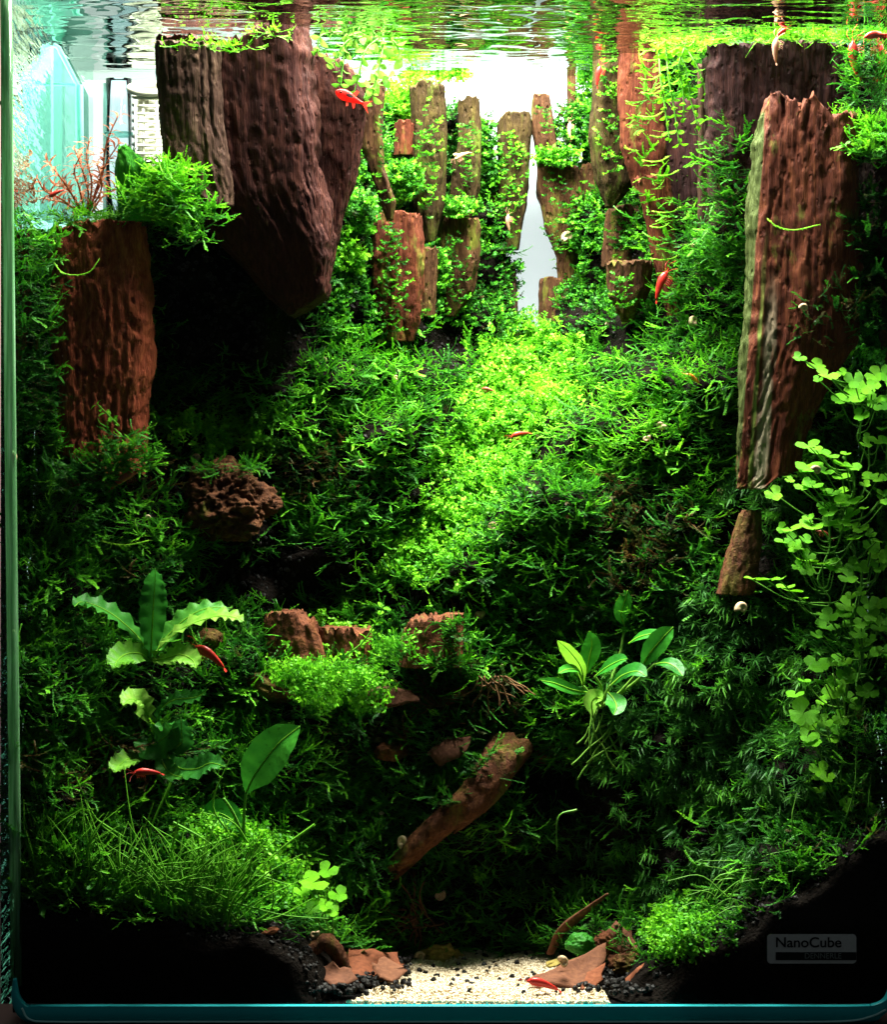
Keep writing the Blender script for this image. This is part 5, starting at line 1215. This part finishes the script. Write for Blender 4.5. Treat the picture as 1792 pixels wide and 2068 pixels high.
SM = {k: shrimp_mesh(m_, i) for i, (k, m_) in enumerate((('r', M_SHRIMP), ('d', M_SHRIMPD), ('p', M_SHRIMPP), ('o', M_SHRIMPO)))}
GS = 'dwarf shrimps'
for lab, k, px, py, y, ln, ang in [
    ('deep red shrimp under the arching wavy leaf', 'r', 425, 1322, .045, 72, 152), ('dull red shrimp above the grass near the large smooth leaf', 'r', 296, 1558, .018, 56, 187), ('brownish translucent shrimp at the foot of the short rust-red pillar', 'd', 248, 966, .055, 62, 26),
    ('tiny bright red shrimp beside the wispy red-brown plant', 'r', 112, 390, .07, 34, 215), ('red shrimp climbing the red-brown column in the right valley', 'r', 1334, 574, .15, 62, 60), ('small orange shrimp hovering over the right moss slope', 'o', 1400, 763, .115, 36, 155),
    ('orange-red shrimp on the bright valley carpet', 'r', 1050, 876, .165, 38, 200), ('bright red shrimp half under the broad dead leaf on the sand', 'r', 1096, 1985, .012, 66, 172), ('pink shrimp hanging under the thin spike', 'p', 1150, 262, .255, 30, 82),
    ('thin red shrimp upright in front of the valley moss near the water', 'r', 1208, 152, .20, 42, 70), ('pale pink shrimp on the slim brown pillar', 'p', 932, 314, .225, 34, 215), ('pale pink shrimp upright beside the white gap', 'p', 1026, 450, .25, 34, 85),
    ('pink-white shrimp head up at the water surface above the twin peaks', 'p', 1566, 100, .085, 50, 78), ('large red shrimp hanging vertically near the right glass', 'r', 1724, 118, .08, 74, 88), ('deep red shrimp swimming at the surface in the upper right corner', 'r', 1772, 70, .055, 56, 195),
    ('crimson shrimp clinging at the waterline above the near-black slab', 'r', 1578, 66, .09, 30, 30), ('faint brown shrimp on the back of the valley carpet', 'd', 986, 786, .195, 26, 175), ('dark red shrimp hidden behind the clover-like leaves', 'd', 1668, 1078, .045, 34, 160)]:
    animal('shrimp', SM[k], lab, 'shrimp', px, py, y, ln, ang, GS, yaw=random.uniform(-.25, .25))

def fish():
    t = thing('small_fish', 'small red fish with silvery flank facing left before the dark slab', 'fish', P(712, 200, .062))
    s = 74 * KPX * 1.05; n_ = 20; tt = np.linspace(0, 1, n_)
    hh = np.interp(tt, [0, .05, .15, .32, .5, .7, .88, 1], [.02, .075, .125, .155, .135, .085, .045, .04]); ww = hh * .52
    h_ = np.array([-.91, -.1, .40]); R_ = frame(h_, (.35, -.1, .9)); c0 = P(712, 200, .062)
    X = lambda q: c0 + (np.asarray(q, float) @ R_.T) * s
    v = []; f = []
    for i in range(n_):
        for k in range(14):
            a_ = 2 * math.pi * k / 14; v.append((.5 - tt[i] * .82, ww[i] * math.cos(a_), hh[i] * math.sin(a_)))
    for i in range(n_ - 1):
        for k in range(14): k2 = (k + 1) % 14; f.append((i * 14 + k, i * 14 + k2, (i + 1) * 14 + k2, (i + 1) * 14 + k))
    f += [tuple(range(14)), tuple(range((n_ - 1) * 14, n_ * 14))]
    obj('body', MB().add(X(v), f), M_FISH, t)
    def fin(nm, pts): 
        p_ = np.array(pts, float); c_ = p_.mean(0); m_ = len(p_)
        vv = np.vstack([p_ + [0, .004, 0], p_ - [0, .004, 0]]); ff = [tuple(range(m_)), tuple(range(2 * m_ - 1, m_ - 1, -1))] + [(i, (i + 1) % m_, m_ + (i + 1) % m_, m_ + i) for i in range(m_)]
        obj(nm, MB().add(X(vv), ff), M_FIN, t, smooth=False)
    fin('tail_fin', [(-.30, 0, .03), (-.52, 0, .17), (-.46, 0, .05), (-.43, 0, 0), (-.47, 0, -.08), (-.56, 0, -.2), (-.30, 0, -.03)])
    fin('dorsal_fin', [(.06, 0, .12), (-.02, 0, .25), (-.10, 0, .24), (-.07, 0, .10)])
    fin('anal_fin', [(-.02, 0, -.11), (-.12, 0, -.24), (-.16, 0, -.20), (-.12, 0, -.08)])
    fin('pelvic_fin', [(.14, 0, -.14), (.08, 0, -.26), (.03, 0, -.22), (.06, 0, -.13)])
    v, f = tube([X((.36, .050, .03)), X((.36, .066, .03))], .034 * s, 10); obj('eye', MB().add(v, f), M_BLACK, t)
    pts = []; 
    for i in range(12):
        a_ = 2 * math.pi * i / 12; pts.append((.12 + .13 * math.cos(a_), +.082 - .02 * abs(math.cos(a_)), .045 + .045 * math.sin(a_)))
    obj('flank_patch', MB().add(X(pts), [tuple(range(12))]), M_SILVER, t)
fish()

def shell_mesh():
    n_ = 46; t = np.linspace(0, 2.5 * 2 * math.pi, n_); R_ = .05 * np.exp(.135 * t); c = np.stack([R_ * np.cos(t), -.12 * (t / t[-1]) * 0 + (1 - t / t[-1]) * -.10, R_ * np.sin(t)], -1)
    v, f = tube(c, np.clip(R_ * (.60 + .22 * (t / t[-1]) ** 8), .02, .4), 10); return MB().add(v * 1.25, f).mesh('snail', M_SHELL)
SH = shell_mesh()
def snail(label, px, py, size, y=None):
    if y is None: y = float(D(np.array([px]), np.array([py]))[0]) - .009
    o = bpy.data.objects.new('snail', SH); COL.objects.link(o); s = size * KPX * .95
    o.location = tuple(P(px, py, max(y, .002))); o.scale = (s, s, s); o.rotation_euler = (random.uniform(-.4, .4), random.uniform(0, 6.28), random.uniform(-.5, .5))
    tag(o, label, 'snail', 'small cream ramshorn snails')
for a in [('snail on the moss just above the porous lava rock', 398, 925, 19), ('larger snail stuck to the left glass edge, upper of two', 22, 925, 24, .004), ('snail stuck to the left glass edge near the wavy plant', 26, 1282, 20, .004), ('tiny snail on the left glass edge between two bigger ones', 31, 1133, 10, .004),
          ('tiny snail in the moss left of the grey-green pebble', 728, 932, 12), ('snail on the lower end of the bright valley carpet', 997, 1062, 20), ('snail above the rounded rust-brown rock, on a moss runner', 967, 1240, 18), ('large pale snail under the broken brown stump', 1500, 1228, 22, .06),
          ('snail on the upper side of the driftwood branch', 815, 1698, 22, .082), ('snail on the dark gravel above the tan root tangle', 887, 1808, 20), ('ramshorn snail on the knobbly brown pillar', 1148, 478, 24, .262), ('snail in the moss beside the near-black slab', 1405, 490, 17, .14),
          ('snail below the red-brown column where it meets the moss', 1402, 647, 21), ('snail on the right moss slope below the orange shrimp', 1335, 858, 17), ('small snail below and left of its neighbour on the right slope', 1305, 886, 14), ('snail in the dark moss on the twin-peaked pillar', 1625, 622, 15, .045),
          ('snail at the foot of the twin-peaked pillar', 1457, 992, 14), ('snail by the foot of the small brown stump', 1265, 648, 15), ('tiny snail high in the right valley moss', 1230, 490, 12), ('tiny snail floating at the surface before the white gap', 918, 162, 11, .24),
          ('snail under the pale pink shrimp on the slim pillar', 922, 318, 13, .222), ('tiny pale snail on the narrow dark brown stone', 870, 322, 12, .225), ('snail by the hooked twig at the lower left', 634, 1886, 16, .03), ('snail on the moss bank under the rust coloured mossy pillar', 772, 688, 16),
          ('snail on the left glass edge high up', 10, 215, 18, .004), ('snail sitting on a clover-like leaf', 1650, 950, 16, .018), ('snail behind the young yellow-green leaf', 1180, 1228, 15), ('snail on the broad dead leaf over the sand', 1138, 1944, 20, .026), ('snail resting against the tan fuzz lump', 850, 1932, 20, .092),
          ('snail among moss below the oblong rock', 515, 1418, 14), ('small snail near the fringe of the large smooth leaf', 500, 1455, 11), ('tiny pale snail left of the rust coloured mossy pillar, on the bank', 655, 728, 10), ('tiny pale snail in the middle of the left bank', 800, 762, 10), ('tiny pale snail on the upper edge of the left bank', 712, 745, 9),
          ('tiny pale snail beside the orange-red shrimp on the carpet', 1085, 885, 11), ('tiny pale snail on the crest of the right bank', 1195, 905, 10), ('tiny pale snail in the brownish moss of the right slope', 1262, 1135, 10), ('tiny pale snail under the small brown stump', 1225, 655, 9),
          ('tiny pale snail between the rounded rock and the broad-leaved plant', 1015, 1345, 10), ('tiny pale snail below the driftwood branch end', 770, 1640, 9), ('tiny pale snail on the left slope beside the lava rock', 300, 1045, 10), ('tiny pale snail in the moss above the wavy plant', 215, 1130, 9)]:
    snail(*a)

# ------------------------------------------------------------------ filter box and added reflection stand-ins in the back left corner, badge on the front glass
m, n, l = newmat('teal_plastic')
tr = N(n, 'ShaderNodeBsdfTransparent', in_={'Color': (.64, .84, .77, 1)}); df = N(n, 'ShaderNodeBsdfTranslucent', in_={'Color': (.40, .72, .66, 1)})
mx = N(n, 'ShaderNodeMixShader', in_={0: .38}); l.new(tr.outputs[0], mx.inputs[1]); l.new(df.outputs[0], mx.inputs[2]); l.new(mx.outputs[0], N(n, 'ShaderNodeOutputMaterial').inputs[0]); M_TEAL = m
M_TRIM = M_TEAL; M_DTRIM = M_TEAL; M_CREAM = mottled('cream_glare', (.55, .56, .42), (.85, .86, .72), 300., .4)
fl = thing('filter_box', 'pale teal clear plastic filter box with slanted top in the upper left corner', 'filter', P(130, 440, .15))
YF, YB = .132, .175; xw = LX + .0006
prof = [(P(106, 95, YF)[0], 95), (P(118, 97, YF)[0], 97), (P(157, 172, YF)[0], 172), (P(160, 450, YF)[0], 450)]
pf = [(xw, P(0, 92, YF)[2])] + [(x_, P(0, py_, YF)[2]) for x_, py_ in prof[1:]] + [(xw, P(0, 450, YF)[2])]
v = [(a_, YF, b_) for a_, b_ in pf] + [(a_, YB, b_) for a_, b_ in pf]; k_ = len(pf)
obj('housing', MB().add(v, [tuple(range(k_)), tuple(range(2 * k_ - 1, k_ - 1, -1))] + [(i, (i + 1) % k_, k_ + (i + 1) % k_, k_ + i) for i in range(k_)]), M_TEAL, fl, smooth=False)
obj('edge_trim', MB().add(*tube([np.array([a_, YF - .001, b_]) for a_, b_ in pf[:4]], .0012, 8)), M_TRIM, fl)
obj('edge_trim', MB().add(*tube([np.array([a_ + .0012, YF, b_]) for a_, b_ in pf[2:4]], .0014, 8)), M_DTRIM, fl)
obj('edge_trim', MB().add(*tube([P(106, 172, YF) + [.0005, -.001, 0], P(157, 172, YF) + [0, -.001, 0]], .0007, 8)), M_TRIM, fl)
M_TUBE = pane('glare_tube_glass', (.80, .90, .93), 1.35)
lt = thing('lift_tube', 'clear bluish upright tube standing in for pale reflections beside the filter box', 'tube', P(240, 450, .26))  # tube added in place of a pale bluish reflection on the back wall
v, f = tube([P(240, 160, .262), P(240, 450, .262)], .0068, 24); obj('pipe', MB().add(v, f), M_TUBE, lt)
v, f = tube([P(212, 168, .262), P(212, 450, .262)], .0010, 10); obj('bracket', MB().add(v, f), M_TRIM, lt)
v, f = tube([P(240, 268, .262), P(240, 276, .262)], .0074, 24); obj('collar', MB().add(v, f), M_TRIM, lt)
sr = thing('glare_column', 'cream ribbed column standing in for reflected white light, partly hidden behind the taupe slab', 'glare column', P(303, 450, .25))  # ribbed column added where white lights reflect on the back wall
v, f = tube([P(303, 190, .255), P(303, 450, .255)], .0062, 20); obj('core', MB().add(v, f), M_CREAM, sr)
for i, py_ in enumerate(np.linspace(196, 340, 10)):
    c = [P(303 + 34 * math.cos(a_), py_ + 3 * math.sin(a_), .255 - .008 * math.sin(a_)) for a_ in np.linspace(0, 2 * math.pi, 25)]
    obj('rib', MB().add(*tube(c, .0009, 6, cap=False)), M_CREAM, sr)
for x_ in (274, 290, 316, 332): obj('bar', MB().add(*tube([P(x_, 205, .248), P(x_, 345, .248)], .0007, 6)), M_CREAM, sr)
c = [P(303 + 40 * math.cos(a_), 180 + 8 * math.sin(a_), .255 - .009 * math.sin(a_)) for a_ in np.linspace(0, 2 * math.pi, 25)]
obj('cap', MB().add(*tube(c, .0022, 8, cap=False)), M_CREAM, sr)

bd = thing('maker_badge', 'grey badge reading NanoCube DENNERLE on the front glass at lower right', 'badge', P(1640, 1945, -.0068))
M_BADGE = mottled('badge_grey', (.50, .46, .44), (.62, .58, .55), 600., .5); M_INK = plain('badge_black', (.006, .006, .006), .5, .2); M_INK2 = plain('badge_dim', (.22, .23, .21), .5)
a_, b_ = P(1550, 1886, -.0068), P(1730, 1945, -.0068)
obj('plate', MB().add(*rounded_pane(a_[0], b_[0], b_[2], a_[2], -.0070, -.0063, .0016, 5)), M_BADGE, bd, smooth=False)
a_, b_ = P(1567, 1922, -.0068), P(1729.5, 1938, -.0068)
obj('bar', MB().add(*box(a_[0], b_[0], -.0073, -.0069, b_[2], a_[2])), M_INK, bd, smooth=False)
def lettering(txt, x0, x1, ybase, cap, mat, y, off=0.):
    c = bpy.data.curves.new('lettering', 'FONT'); c.body = txt; c.size = 1.; c.extrude = .01; c.offset = off
    o = bpy.data.objects.new('lettering', c); COL.objects.link(o); c.materials.append(mat); o.parent = bd
    bpy.context.view_layer.update(); dg = bpy.context.evaluated_depsgraph_get()
    me = bpy.data.meshes.new_from_object(o.evaluated_get(dg)); bpy.data.objects.remove(o)
    co = np.array([v_.co[:] for v_ in me.vertices]); w_ = co[:, 0].max()
    me.name = 'lettering'; o = bpy.data.objects.new('lettering', me); COL.objects.link(o); o.parent = bd
    A_ = P(x0, ybase, y); sx = (P(x1, ybase, y)[0] - A_[0]) / max(w_, 1e-6); sz = cap * KPX / .70
    o.scale = (sx, sz, .01); o.rotation_euler = (math.radians(90), 0, 0); o.location = tuple(A_ - world_off(bd))
lettering('NanoCube', 1566, 1700, 1912, 20, M_INK, -.00715, .012)
lettering('DENNERLE', 1625, 1700, 1935, 11, M_INK2, -.0075)
